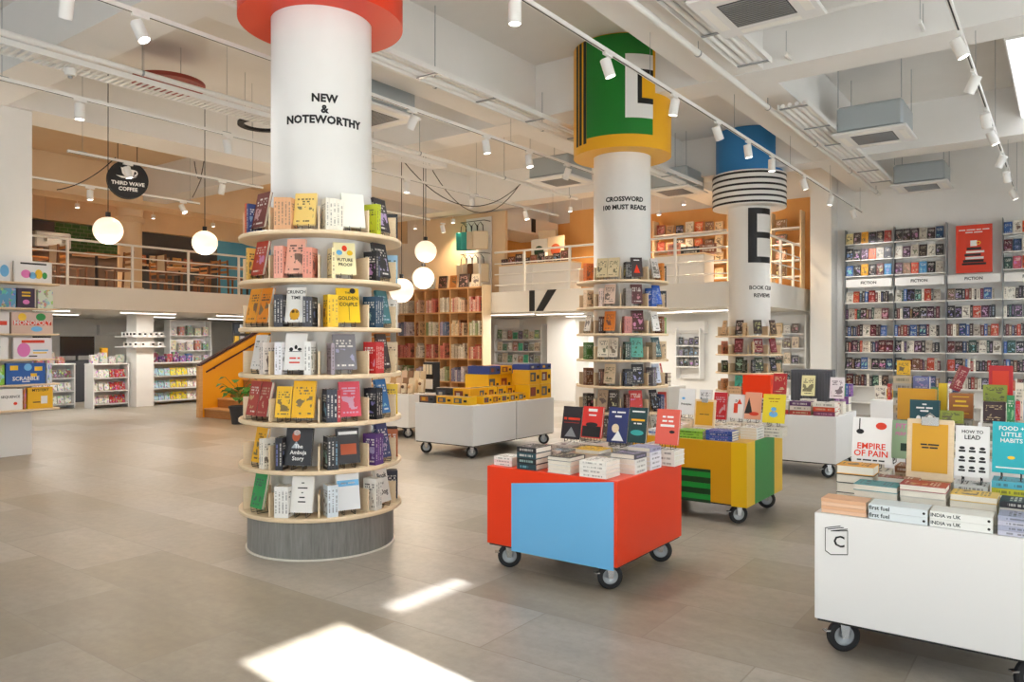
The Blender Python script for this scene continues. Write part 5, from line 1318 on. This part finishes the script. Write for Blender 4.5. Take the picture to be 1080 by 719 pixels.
for i in range(4):
    carton(f'raised yellow toy carton, {ORD[i + 1]} in the second row from the aisle', TX - .38, 8.25 + i * .22, zt, .2, .22, .2, PI / 2, yl(i + 1), pics[(i + 2) % 4])
for i in range(2):
    carton(['large yellow toy carton at the base of the tall toy stack, nearer', 'large yellow toy carton at the base of tall toy stack, far end'][i], TX - .18, 9.165 + i * .297, zt, .275, .3, .21, PI / 2, yl(i), pics[i + 1])
    carton(['large yellow toy carton upper tier of the tall stack, nearer', 'large yellow toy carton upper tier of the tall stack, far end'][i], TX - .18, 9.165 + i * .297, zt + .214, .275, .3, .21, PI / 2, yl(i + 1), pics[i])
    carton(['flat blue toy carton topping the tall yellow stack, nearer', 'flat blue toy carton topping the tall yellow stack, far end'][i], TX - .18, 9.165 + i * .297, zt + .428, .275, .3, .08, PI / 2, '#2a3f86', ('#3a4a7a',))
for i in range(3):
    carton(f'yellow toy carton, {ORD[i + 1]} in the tall block behind the aisle stack', -6.95, 8.79 + i * .29, zt, .275, .5, .36, PI / 2, yl(i), pics[i])
    carton(f'blue and yellow carton, {ORD[i + 1]} on top of the tall block behind', -6.95, 8.79 + i * .29, zt + .364, .275, .4, .12, PI / 2, ['#2a3f86', '#e9b21c', '#2f4a90'][i], pics[i])
# small blister packs
for i in range(14):
    c = ['#d8c8a8', '#c9b290', '#e0d4bc', '#b8956a', '#d2b8a0', '#8a6a4e'][i % 6]
    x, y = -9.3 + (i % 7) * .14, 8.82 + (i // 7) * .25
    t = thing('figure_pack', f'boxed figure, {ORD[i % 7 + 1]} in the {"front" if i < 7 else "back"} row on the cart by wooden bookcase', 'toy pack', T(x, y, TOP + .002, 0, -.1))
    h = .26 if i < 7 else .36
    a = link('card_back', MB().box(-.06, .06, 0, .008, 0, h).mesh('card_back', ['plain_cover']), t); setcol(a, c)
    MB().rbox(-.045, .045, -.05, -.0005, .01, h * .62, .01).build('window_box', 'cream_cloth' if i % 2 else 'birch', t)
    MB().ball(.026, (0, -.062, h * .42), 12).build('figure_head', 'brown_cloth' if i % 3 else 'oak', t)
for i in range(2):
    stack(['tan', 'olive', 'sand', 'brown'][i] + ' boxes at the back of the figure cart', -9.25 + i * .25, 9.5, TOP, 2 + i % 2, .24, .08, .22, ['#c4a882', '#8a8a5a', '#d8c4a0', '#7a5a40'][i])
t = thing('card_spinner', 'black counter rack of cards in front of the wooden bookcase', 'rack', T(-8.53, 9.36, TOP))
MB().rbox(-.12, .12, -.06, .1, 0, .5, .006).build('case', 'black_metal', t)
for k in range(3): MB().box(-.1 + k * .07, -.05 + k * .07, -.075, -.061, .3, .46).build('card', 'cream_cloth', t)
MB().box(-.1, .1, -.07, -.061, .06, .22).build('sign_plate', 'white_ink', t)

# under the lettered gallery
split_ac('white wall air conditioner behind the toy carts under gallery letter', T(on_y(539, 346, YB).x, YB - .005, 1.85))
split_ac('white wall air conditioner seen beside the green-drum tower', T(on_y(728, 345, YB).x, YB - .005, 1.72))
for i, (u, y) in enumerate(((540, 14.3), (590, 14.6), (700, 15.2), (745, 14.8), (620, 16.2))):
    strip(['white strip light over the toy carts', 'white strip light left of the green-drum tower', 'white strip light right of the green-drum tower', 'white strip light close to the striped-drum tower', 'white strip light deep under the lettered gallery'][i] + ' under the gallery', on_y(u, 340, y).x, y, 1.3, 'x')
struct('wall_partition', MB().box(on_y(577, 350, 16.6).x, on_y(607, 350, 16.6).x, 16.6, YB, 0, SL0), 'wall_paint')
def wall_shelves(label, u0, u1, zs, y, what, cols, name, hmax=.26, pitch=.18, back=True):
    x0, x1 = on_y(u0, 360, y).x, on_y(u1, 360, y).x
    t = thing('wall_shelf', label, 'shelf', T(x0, y, 0)); L = x1 - x0
    if back: MB().box(0, L, .26, .28, zs[0] - .3, zs[-1] + .4).build('back_panel', 'white_laminate', t)
    for x in (0, L - .025): MB().box(x, x + .025, 0, .259, zs[0] - .3, zs[-1] + .4).build('side_panel', 'white_laminate', t)
    for z in zs: MB().box(.026, L - .026, 0, .259, z - .025, z).build('shelf', 'white_laminate', t)
    k = 0
    for r, z in enumerate(zs):
        n = int((L - .08) / pitch)
        for j in range(n):
            c = cols[k % len(cols)]; k += 1
            book(name, f'{cname(c)} {what}, {ORD[j + 1]} on {ORD[len(zs) - r]} shelf down', T(x0 + .05 + pitch * (j + .5), y + .1, z + .003, 0, -.06), pitch * .82, .06, hmax * (.7 + .3 * ((k * 7) % 5) / 4), c)
    return t
wall_shelves('white shelf unit on the wall behind the yellow toy cartons', 521, 571, (.95, 1.28, 1.6), 16.9, 'item on the shelves behind the toy cartons', ['#7a7a6a', '#c9b8a0', '#5a7a5a', '#e0dcd4', '#8a5a4a', '#3fa07a', '#4a4a50'], 'shelf_item')
wall_shelves('white shelf unit on the wall seen past the green-drum tower', 712, 738, (.95, 1.2, 1.45), 16.9, 'item on the shelves past green-drum tower', ['#33343a', '#2a2a2e', '#4a4a50', '#26272b', '#6a6a70'], 'shelf_item', .2, .13)
wall_shelves('white shelf unit on the wall right of the striped-drum tower', 806, 850, (.7, 1.05, 1.4, 1.72), 16.9, 'item on the shelves right of striped-drum tower', ['#5a4a44', '#c9b8a0', '#33343a', '#a8823a', '#d8d2c8'], 'shelf_item', .24, .17)
cart8 = cart('white cart by the partition behind the toy cartons', -7.95, -6.95, 13.0, 13.8)
for i in range(4): stack(['brown', 'black', 'white', 'grey'][i] + ' stack on the cart by the partition', -7.8 + i * .24, 13.2, TOP, 3 + i % 2 * 3, .17, .035, .21, ['#8a6a4e', '#2c2c30', '#e8e5de', '#7a7c80'][i])
cart9 = cart('white cart of wooden goods past the green-drum tower', -6.9, -5.9, 12.9, 13.7)
for i in range(6): stack(['tan', 'brown', 'sand', 'rust', 'cream', 'dark'][i] + ' stack on the cart of wooden goods', -6.78 + (i % 3) * .28, 13.05 + (i // 3) * .35, TOP, 4 + i % 3, .17, .04, .22, ['#c29a6a', '#7a5236', '#d8be94', '#a8583a', '#e2d6c0', '#4a3a34'][i])

# ================================================================ GALLERY RAILINGS
RZ = (2.83, 3.08, 3.33, 3.57)
def railing(label, pts, posts):
    t = thing('gallery_railing', label, 'railing', T(pts[0][0], pts[0][1], SL1))
    o = Vector((pts[0][0], pts[0][1], SL1))
    for p in posts: MB().box(-.022, .022, -.022, .022, .001, .9).build('post', 'white_metal', t, T(p[0] - o.x, p[1] - o.y, 0))
    for z in RZ:
        q = [Vector((x, y, z + (.02 if z > 3.5 else 0))) - o for x, y in pts]
        MB().tube(q, .024 if z > 3.5 else .014, 8).build('rail', 'white_metal', t)
pl = [(-16.13, on_x(u, 300, -16.13).y) for u in (-5, 71, 139.5, 198.6, 251.7, 300, 345)]
railing('white railing along the coffee gallery edge', [(-16.13, 3.7), (-16.13, 13.1)], pl)
kx = [on_y(u, 290, 13.93).x for u in (506, 553, 601, 655, 712, 780)]
railing('white railing above the slab with the big letter', [(-10.7, 13.93), (-5.05, 13.93)], [(x, 13.93) for x in kx])
railing('white railing between striped-drum column and fiction wall', [(-4.63, 14.5), (-4.63, 17.1)], [(-4.63, y) for y in (14.55, 15.4, 16.25, 17.05)])
# big black letter on the slab face, at slab height
t = thing('letter_sign', 'black upper half of a giant letter on the gallery slab', 'letter sign', T(0, 13.85, 0))
a, b_ = on_y(558.7, 320, 13.85).x, on_y(564, 320, 13.85).x
MB().box(a, b_, -.02, -.001, SL0 + .01, SL1).build('upright_stroke', 'ink', t)
c1, c2 = on_y(578, 308, 13.85).x, on_y(587, 308, 13.85).x
d1, d2 = on_y(565.5, 328, 13.85).x, on_y(573, 328, 13.85).x
MB().prism([(d1, SL0 + .01), (d2, SL0 + .01), (c2, SL1), (c1, SL1)], -.02, -.001).build('slanted_stroke', 'ink', t)
# ================================================================ UPSTAIRS BEHIND THE LETTER
struct('wall_partition', MB().box(-13.2, -4.5, YB - .06, YB - .005, SL1, 4.69), 'wood_panel')
struct('wall_partition', MB().box(-13.5, -10.9, 14.6, 14.7, SL1, 4.69), 'gallery_tan_lamplit')
struct('pilaster_column', MB().box(-4.4, -3.98, 16.7, YB, 0, ZC), 'wall_paint')
def counter(label, u0, u1, y, z1, d=.5, m='white_laminate', rows=3):
    x0, x1 = on_y(u0, 290, y).x, on_y(u1, 290, y).x
    t = thing('gallery_counter', label, 'counter', T(x0, y, SL1)); L = x1 - x0
    MB().rbox(0, L, .006, d, .001, z1 - SL1 - .03, .004).build('carcass', m, t)
    for r in range(rows):
        hh = (z1 - SL1 - .05) / rows
        for k in range(2): MB().rbox(k * L / 2 + .01, (k + 1) * L / 2 - .01, -.012, .005, .02 + r * hh, (r + 1) * hh, .003).build('drawer', m, t)
    MB().rbox(-.01, L + .01, -.02, d + .01, z1 - SL1 - .029, z1 - SL1, .003).build('top_board', 'birch', t)
    return x0, x1
x0, x1 = counter('white drawer counter upstairs behind the big letter', 526, 601, 14.5, 3.36)
for i in range(9):
    c = ['#3a2a26', '#7a4a30', '#4a3430', '#2a2626', '#8a5a3c', '#33302e', '#5a3a30', '#26242a', '#6a4a3a'][i]
    w = (x1 - x0 - .1) / 9
    box = book('small_box', f'{cname(c)} box, {ORD[i + 1]} along the drawer counter behind the big letter', T(x0 + .05 + w * (i + .5), 14.6, 3.362), w * .9, .16, .14 + .05 * (i % 3), c)
for i, (u, w, h, c, y) in enumerate(((568.5, .46, .6, '#cfc0a0', 14.86), (586, .46, .64, '#d8a878', 14.86), (577, .5, .7, '#b8a06a', 15.3))):
    p = on_y(u, 260, y)
    t = thing('table_frame', ['pale framed print with a dark disc upstairs', 'framed print with an orange figure upstairs', 'gilt antlered frame behind the two prints upstairs'][i], 'framed print', T(p.x, y, 3.362 if i < 2 else 3.4))
    MB().rbox(-w / 2, w / 2, 0, .03, .001, h + .12 * (i == 2), .006).build('border', 'birch' if i else 'paper', t)
    MB().prism([(w * .3 * math.cos(k * PI / 10), h * .5 + w * .3 * math.sin(k * PI / 10)) for k in range(20)], -.006, -.0005).build('print_picture', 'dark_green' if i == 0 else 'terracotta', t)
t = thing('plinth_stand', 'low plinth carrying the gilt frame upstairs', 'plinth', T(on_y(577, 260, 15.3).x, 15.3, SL1))
MB().rbox(-.3, .3, -.06, .15, .001, .728, .006).build('body', 'oak_dark', t)
MB().rbox(-.32, .32, -.08, .17, -.0 + .7285, .7295, .0003).build('top_board', 'oak', t)
p = on_y(590, 244, 15.6)
t = thing('black_hat', 'black hat on a wooden post upstairs behind the framed prints', 'hat', T(p.x, 15.6, 0))
MB().cyl(.03, SL1 + .001, 3.72, 12).build('post', 'oak_dark', t)
MB().lathe([(0, 3.721), (.24, 3.721), (.25, 3.74), (.15, 3.76), (.14, 3.9), (.1, 3.95), (0, 3.95)], 24).build('hat_body', 'ink', t)
struct('gallery_post_column', MB().box(on_y(601, 240, 15.6).x, on_y(626, 240, 15.6).x, 15.6, 15.9, SL1, 4.68), 'wood_panel')
# white bulkhead with the bar of a letter
struct('bulkhead_beam', MB().box(-12.2, -11.0, 14.75, 17.1, 4.27, 4.68), 'gallery_paint')
q = on_x(562.5, 224, -11.0)
t = thing('letter_sign', 'black upright bar of a letter on the white bulkhead upstairs', 'letter sign', T(-11.0, q.y, 0))
MB().box(.001, .014, -.09, .09, 4.32, 4.66).build('upright_stroke', 'ink', t)
# bag stand
p = on_y(501, 260, 14.35)
t = thing('bag_stand', 'white panel rack for hanging tote bags above the wooden bookcase', 'rack', T(p.x, 14.4, SL1))
MB().rbox(-.42, .36, .12, .16, .001, 1.9, .004).build('panel', 'white_laminate', t)
for z in (1.78, 1.0): MB().tube([(-.4, .118, z), (-.4, -.12, z), (.34, -.12, z), (.34, .118, z)], .008, 8).build('hanging_rail', 'black_metal', t)
bag_cols = [('teal_cloth', -.3, 1.78), ('teal_cloth', -.14, 1.78), ('cream_cloth', .04, 1.78), ('cream_cloth', .22, 1.78), ('cream_cloth', -.3, 1.0), ('cream_cloth', -.12, 1.0), ('brown_cloth', .06, 1.0), ('cream_cloth', .24, 1.0)]
bl = ['teal tote bag at the wall side of the upper rail', 'teal tote bag second on the upper rail', 'cream tote bag between teal bags and the end one', 'cream floral tote bag at the end of the upper rail', 'cream tote bag first on the lower rail', 'cream tote bag second on the lower rail', 'brown tote bag third on the lower rail', 'cream tote bag at the end of the lower rail']
for i, (m_, x, z) in enumerate(bag_cols):
    o = thing('tote_bag', bl[i], 'tote bag', T(p.x + x, 14.4 - .12, SL1 + z - .012, .8))
    MB().rbox(-.19, .19, -.035, .035, -.68, -.24, .02).build('bag_body', m_, o)
    for yy in (-.03, .03): MB().tube([(-.07, yy, -.245), (-.06, yy, -.1), (0, yy * .4, -.02), (.06, yy, -.1), (.07, yy, -.245)], .008, 6).build('handle', 'ink', o)
# shelves with goods on the wooden wall
def gallery_shelf(label, x0, x1, zs, y, cols, what, pitch=.24, h=.26):
    t = thing('wall_shelf', label, 'shelf', T(x0, y, 0)); L = x1 - x0
    for x in (0, L - .03): MB().box(x, x + .03, .0, .3, zs[0] - .3, zs[-1] + .35).build('side_panel', 'birch', t)
    for z in zs: MB().box(.031, L - .031, 0, .3, z - .03, z).build('shelf', 'white_laminate', t)
    k = 0
    for r, z in enumerate(zs):
        for j in range(int((L - .1) / pitch)):
            c = cols[k % len(cols)]; k += 1
            book('gift_item', f'{cname(c)} {what}, {ORD[j + 1]} on {ORD[len(zs) - r]} shelf down', T(x0 + .06 + pitch * (j + .5), y + .1, z + .004, 0, -.08), pitch * .8, .05, h * (.75 + .25 * ((k * 3) % 4) / 3), c)
gallery_shelf('white shelves of framed goods upstairs left of the striped drum', on_y(688, 250, 16.7).x, on_y(768, 250, 16.7).x, (3.0, 3.35, 3.7, 4.08), 16.7, ['#8a3a2c', '#c9a27a', '#2a2a2e', '#d9d0c0', '#b8542c', '#6a4a3a', '#e6c8a0'], 'framed item upstairs left of striped drum')
gallery_shelf('wooden shelves of brown boxes upstairs right of the striped drum', on_y(812, 250, 16.7).x, on_y(845, 250, 16.7).x, (2.95, 3.3, 3.65, 4.0), 16.7, ['#4a3424', '#6a4a34', '#3a2a20', '#8a6a4a'], 'brown box upstairs right of striped drum', .3)
gallery_shelf('white shelves of folded goods upstairs left of the lettered column', on_y(606, 250, 16.4).x, on_y(632, 250, 16.4).x, (3.1, 3.45, 3.75), 16.4, ['#e6dccb', '#efe6d6', '#d8c8b0'], 'folded item upstairs left of lettered column', .3, .18)
x0, x1 = counter('white drawer counter upstairs right of the green-drum tower', 690, 743, 14.5, 3.32)
stack('black cloth pile on the upstairs counter', x1 - .35, 14.75, 3.322, 3, .3, .05, .4, '#26262a')
stack('pink boxes on the upstairs counter', x0 + .5, 14.75, 3.322, 4, .3, .06, .5, '#e09a86')
stack('brown boxes on the upstairs counter', x0 + 1.1, 14.75, 3.322, 3, .3, .06, .4, '#7a4a34')
cassette('ceiling air conditioner upstairs between green drum and striped drum', on_z(712, 203, 4.4).x, min(on_z(712, 203, 4.4).y, 16.4), 4.4)

# ================================================================ COFFEE GALLERY
struct('column', MB().lathe([(0, SL1), (.3, SL1), (.3, SL1 + .12), (.26, SL1 + .14), (.26, 4.3), (.32, 4.33), (.32, 4.42), (.27, 4.45), (.29, 4.62), (.55, 5.05), (.6, 5.06), (.6, ZC - .04), (0, ZC - .04)], 32), 'gallery_tan_lamplit', T(-17.75, 9.06, 0))
struct('wall_coffee_bar', MB().box(-21.2, -21., 3.5, 10.5, SL1, 4.62), 'green_tiles')
struct('wall_coffee_dark', MB().box(-21.2, -21., 10.5, 13.4, SL1, 4.62), 'dark_grey')
mat('blue_wall', '#4f9ac4', .6)
struct('wall_coffee_blue', MB().box(-21.2, -21., 13.4, YB, SL1, 4.62), 'blue_wall')
struct('wall_coffee_upper', MB().box(-21.2, -20.9, 3.5, YB, 4.63, ZC - .035), 'gallery_tan_lamplit')
mat('dark_wood', '#3d2c22', .5)
t = thing('coffee_counter', 'dark wooden coffee counter under the green tiles', 'counter', T(-19.9, 8.6, SL1))
MB().rbox(-.35, .35, -2.4, 1.7, .001, 1.0, .01).build('front_panel', 'dark_wood', t)
MB().rbox(-.4, .42, -2.45, 1.75, 1.001, 1.05, .008).build('counter_top', 'wood_table', t)
t = thing('espresso_machine', 'steel espresso machine on the coffee counter', 'coffee machine', T(-19.9, 8.2, SL1 + 1.051))
MB().rbox(-.25, .25, -.4, .4, .06, .45, .03).build('body', 'grey_metal', t)
for sx in (-.2, .2): MB().box(sx - .03, sx + .03, -.35, .35, 0, .0595).build('foot', 'black_metal', t)
for y in (-.2, .2): MB().cyl(.035, .2, .3, 12, 0, T(.29, y, 0)).build('group_head', 'chrome', t)
t = thing('ceiling_menu_board', 'dark menu board hung over the coffee counter', 'menu board', T(-20.6, 7.8, 0))
MB().rbox(-.03, .03, -.8, .8, 4.05, 4.55, .006).build('board', 'dark_grey', t)
for y in (-.6, .6): cable_to(t, 0, y, 4.551, ZC - .036)
def chair(pad=False):
    t = thing('cafe_chair', 'x', 'chair', Matrix())
    for sx in (-.19, .19):
        MB().bar((sx, -.18, .0), (sx, -.18, .43), .035, .035).build('leg', 'wood_table', t)
        MB().bar((sx, .18, .0), (sx, .22, .88), .035, .035).build('leg', 'wood_table', t)
    MB().rbox(-.22, .22, -.22, .21, .431, .465, .01).build('seat', 'wood_table', t)
    if pad: MB().rbox(-.17, .17, .192, .222, .5, .87, .01).build('back_pad', 'cream_cloth', t, T(0, 0, 0))
    else:
     for z in (.56, .68, .8): MB().box(-.17, .17, .187 + (z - .5) * .1, .202 + (z - .5) * .1, z, z + .06).build('back_slat', 'oak_dark', t)
    MB().box(-.17, .17, -.19, -.175, .2, .225).build('stretcher', 'wood_table', t)
    return t
def table(label, x, y):
    t = thing('cafe_table', label, 'table', T(x, y, SL1))
    MB().rbox(-.35, .35, -.35, .35, .72, .755, .008).build('table_top', 'oak_dark', t)
    MB().cyl(.03, .02, .719, 12).build('pedestal', 'black_metal', t)
    MB().lathe([(0, .001), (.22, .001), (.22, .012), (.04, .03), (0, .03)], 24).build('foot', 'black_metal', t)
protos = {}
TABS = [(-17.0, 6.4), (-17.0, 7.95), (-17.0, 10.1), (-17.0, 11.7), (-18.8, 10.9), (-18.7, 7.3)]
for i, (x, y) in enumerate(TABS):
    nm = ['nearest the games pillar', 'before the round gallery column', 'past the round gallery column', 'at the stair end of the railing', 'second row past the column', 'second row before the column'][i]
    table('square wooden coffee table ' + nm, x, y)
    for k, dy in enumerate((-.48, .48)):
        X = T(x, y + dy, SL1 + .001, PI if dy < 0 else 0)
        lab = f'brown chair on the {"near" if k == 0 else "far"} side of table {nm}'
        pad = (i * 2 + k) % 3 == 1
        if pad: lab = lab.replace('brown chair', 'cream backed chair')
        if pad not in protos: protos[pad] = chair(pad); protos[pad].matrix_local = X; protos[pad]['label'] = lab; protos[pad]['group'] = 'wooden chairs in the coffee gallery'
        else: copy_tree(protos[pad], X, lab, 'wooden chairs in the coffee gallery')
for i, (y, c) in enumerate(((11.0, '#a85a34'), (11.35, '#e2cfae'), (11.7, '#6a4a3a'), (12.05, '#d9a05a'), (12.4, '#8a3a2c'))):
    book('shelf_item', f'{cname(c)} framed card, {ORD[i + 1]} along the ledge on the dark gallery wall', T(-20.9, y, 3.703, PI / 2, -.1), .26, .03, .26, c)
t = thing('wall_ledge', 'pale ledge along the dark coffee gallery wall', 'shelf', T(-21, 10.8, 3.66))
MB().rbox(.003, .2, 0, 1.9, .0, .04, .004).build('board', 'birch', t)
for y in (.3, 1.6): MB().bar((.01, y, -.12), (.16, y, -.004), .02, .02).build('bracket', 'black_metal', t)
# round coffee sign
p = Vector((-13.0, 6.6, 0)); 
sd = on_x(134.5, 190, -13.0)
t = thing('coffee_sign', 'round black coffee shop sign with a white cup over the gallery', 'sign', T(sd.x, sd.y, sd.z, math.atan2(sd.y, sd.x) - PI / 2 + .15))
RS = .32
MB().lathe([(0, -.06), (RS, -.06), (RS, .06), (0, .06)], 48, 0, Matrix.Rotation(PI / 2, 4, 'X')).build('sign_disc', 'ink', t)
b = MB()
b.prism([(-.11, .2), (.1, .17), (.08, .07), (.03, .04), (-.04, .045), (-.09, .1)], -.066, -.061)
b.arc(.03, .05, -.0025, .0025, -1.7, 1.7, 8, 0, T(.1, -.0635, .12, 0, PI / 2))
b.prism([(-.19, .06), (-.1, .02), (.0, .02), (.06, .03), (.14, .06), (.04, .05), (-.08, .05)], -.066, -.061)
b.build('cup_picture', 'white_ink', t)
b = MB(); b.text('THIRD WAVE', .085, .03, 0, T(0, -.062, -.07), .001); b.text('COFFEE', .085, .03, 0, T(0, -.062, -.165), .001)
b.build('lettering', 'white_ink', t)
for sx in (-.15, .15): cable_to(t, sx, 0, math.sqrt(RS * RS - .0225) + .003, ZC - .036 - sd.z, .006, 'hanger_rod', 'black_metal')
MB().rbox(-.06, .06, -.05, .1, RS + .3, RS + .34, .004).build('bracket', 'black_metal', t)
# globe lamps
GL = LIGHT['globe'] = bpy.data.lights.new('globe_glow', 'POINT'); GL.energy = 50; GL.color = (1, .82, .62); GL.shadow_soft_size = .2
def globe(label, u, v, x, r=.2):
    p = on_x(u, v, x)
    t = thing('globe_lamp', label, 'pendant lamp', T(p.x, p.y, p.z))
    top = 4.69 if any(a - .02 < x < c + .02 for a, c in ((-12.2, -11.4), (-6.75, -6.05))) else ZC
    MB().ball(r, (0, 0, 0), 28, 0, .97).build('globe', 'lamp_globe', t)
    MB().cyl(.035, r * .97 + .001, r * .97 + .07, 14).build('lamp_cap', 'black_metal', t)
    MB().cyl(.006, r * .97 + .071, top - .004 - p.z, 8).build('cord', 'black_metal', t)
    link('glow', GL, t, T(0, 0, -r - .06))
    return p
g1 = globe('white globe lamp below the round coffee sign', 114, 243, -11.2, .2)
g2 = globe('white globe lamp between coffee sign and lettered red-capped tower', 216, 256, -11.35, .2)
g3 = globe('upper white globe lamp of three right of the red-capped tower', 449, 265, -9.5, .2)
g4 = globe('middle white globe lamp of three right of the red-capped tower', 446.5, 293, -9.85, .21)
g5 = globe('lowest white globe lamp, touching the red-capped tower in view', 423.5, 306, -9.2, .21)
def swag(label, p, q, drop):
    pts = []
    for k in range(17):
        f_ = k / 16; v = Vector(p).lerp(Vector(q), f_); v.z -= drop * 4 * f_ * (1 - f_); pts.append(v)
    o = MB().tube(pts, .008, 6).build('hanging_cable', 'black_metal'); tag(o, label, 'cable')
h = lambda g_: (g_.x, g_.y, 5.35)
swag('black cable swagged between globe lamps and the fan unit, long one', on_x(424, 168, -9.0), on_x(550, 193, -8.3), .6)
swag('second black cable swagged towards the fan unit by green drum', on_x(452, 172, -9.5), on_x(547, 196, -8.5), .7)
swag('black cable looping down beside the round coffee sign', on_x(122, 166, -12.4), on_x(60, 200, -13.3), .1)
swag('short black cable loop above the second globe lamp', on_x(205, 170, -11.35), on_x(215, 170, -11.35), .28)
swag('black cable slanting from the loop to the gallery light', on_x(213, 186, -11.5), on_x(203, 208, -13.2), .02)
# little warm downlights in the gallery ceilings
def down(label, x, y, z=4.5, w=60, col=(1., .72, .46), top=ZC - .03):
    t = thing('ceiling_downlight', label, 'downlight', T(x, y, z))
    MB().lathe([(0, .1), (.05, .1), (.055, .0), (.045, .0), (.045, .02), (0, .02)], 18).build('housing', 'white_metal', t)
    MB().cyl(.044, .014, .019, 16).build('lens', 'lens', t)
    MB().cyl(.006, .101, top - z - .004, 8).build('rod', 'white_metal', t)
    link('beam', lamp_data(w, col, 130), t, T(0, 0, -.03))
for i, (x, y) in enumerate(((-18.8, 5.6), (-18.9, 7.0), (-18.9, 8.4), (-19, 10.3), (-19, 12.0), (-18.2, 13.4), (-14.8, 15.6))):
    down(f'warm downlight over the coffee gallery, {ORD[i + 1]} from the games pillar end', x, y, 4.7, 260)
for i, (x, y) in enumerate(((-12.2, 14.2), (-9.7, 16.2), (-9.0, 14.5), (-7.6, 16.1), (-6.6, 15.2), (-5.3, 16.0), (-5.6, 15.0))):
    down(f'warm downlight over the upstairs goods, {ORD[i + 1]} from the bag rack end', x, y, 4.45, 200, (1, .72, .45))
# ================================================================ CAMERA, DAYLIGHT
cd = bpy.data.cameras.new('camera'); cd.sensor_width = 36; cd.lens = 36 * F / 1080; cd.clip_end = 200
cam = bpy.data.objects.new('camera', cd); COL.objects.link(cam)
cam.location = (0, 0, H); cam.rotation_euler = (PI / 2, 0, YAW)
S.camera = cam
w = bpy.data.worlds.new('sky'); S.world = w; w.use_nodes = True
bg = w.node_tree.nodes['Background']; bg.inputs[0].default_value = (.82, .91, 1., 1); bg.inputs[1].default_value = 3.8
sun = bpy.data.lights.new('sun', 'SUN'); sun.energy = 38; sun.angle = .009; sun.color = (.93, .96, 1.)
so = bpy.data.objects.new('sun', sun); COL.objects.link(so)
d = Vector((-6.55, .89, -3.33)); so.rotation_euler = d.to_track_quat('-Z', 'Y').to_euler()
S.view_settings.view_transform = 'Standard'; S.view_settings.look = 'None'; S.view_settings.gamma = 1
S.view_settings.exposure = .08; S.view_settings.use_curve_mapping = False
cy = S.cycles
cy.use_denoising = True; cy.max_bounces = 8; cy.diffuse_bounces = 5; cy.glossy_bounces = 3; cy.transmission_bounces = 4
cy.sample_clamp_indirect = 6; cy.caustics_reflective = False; cy.caustics_refractive = False
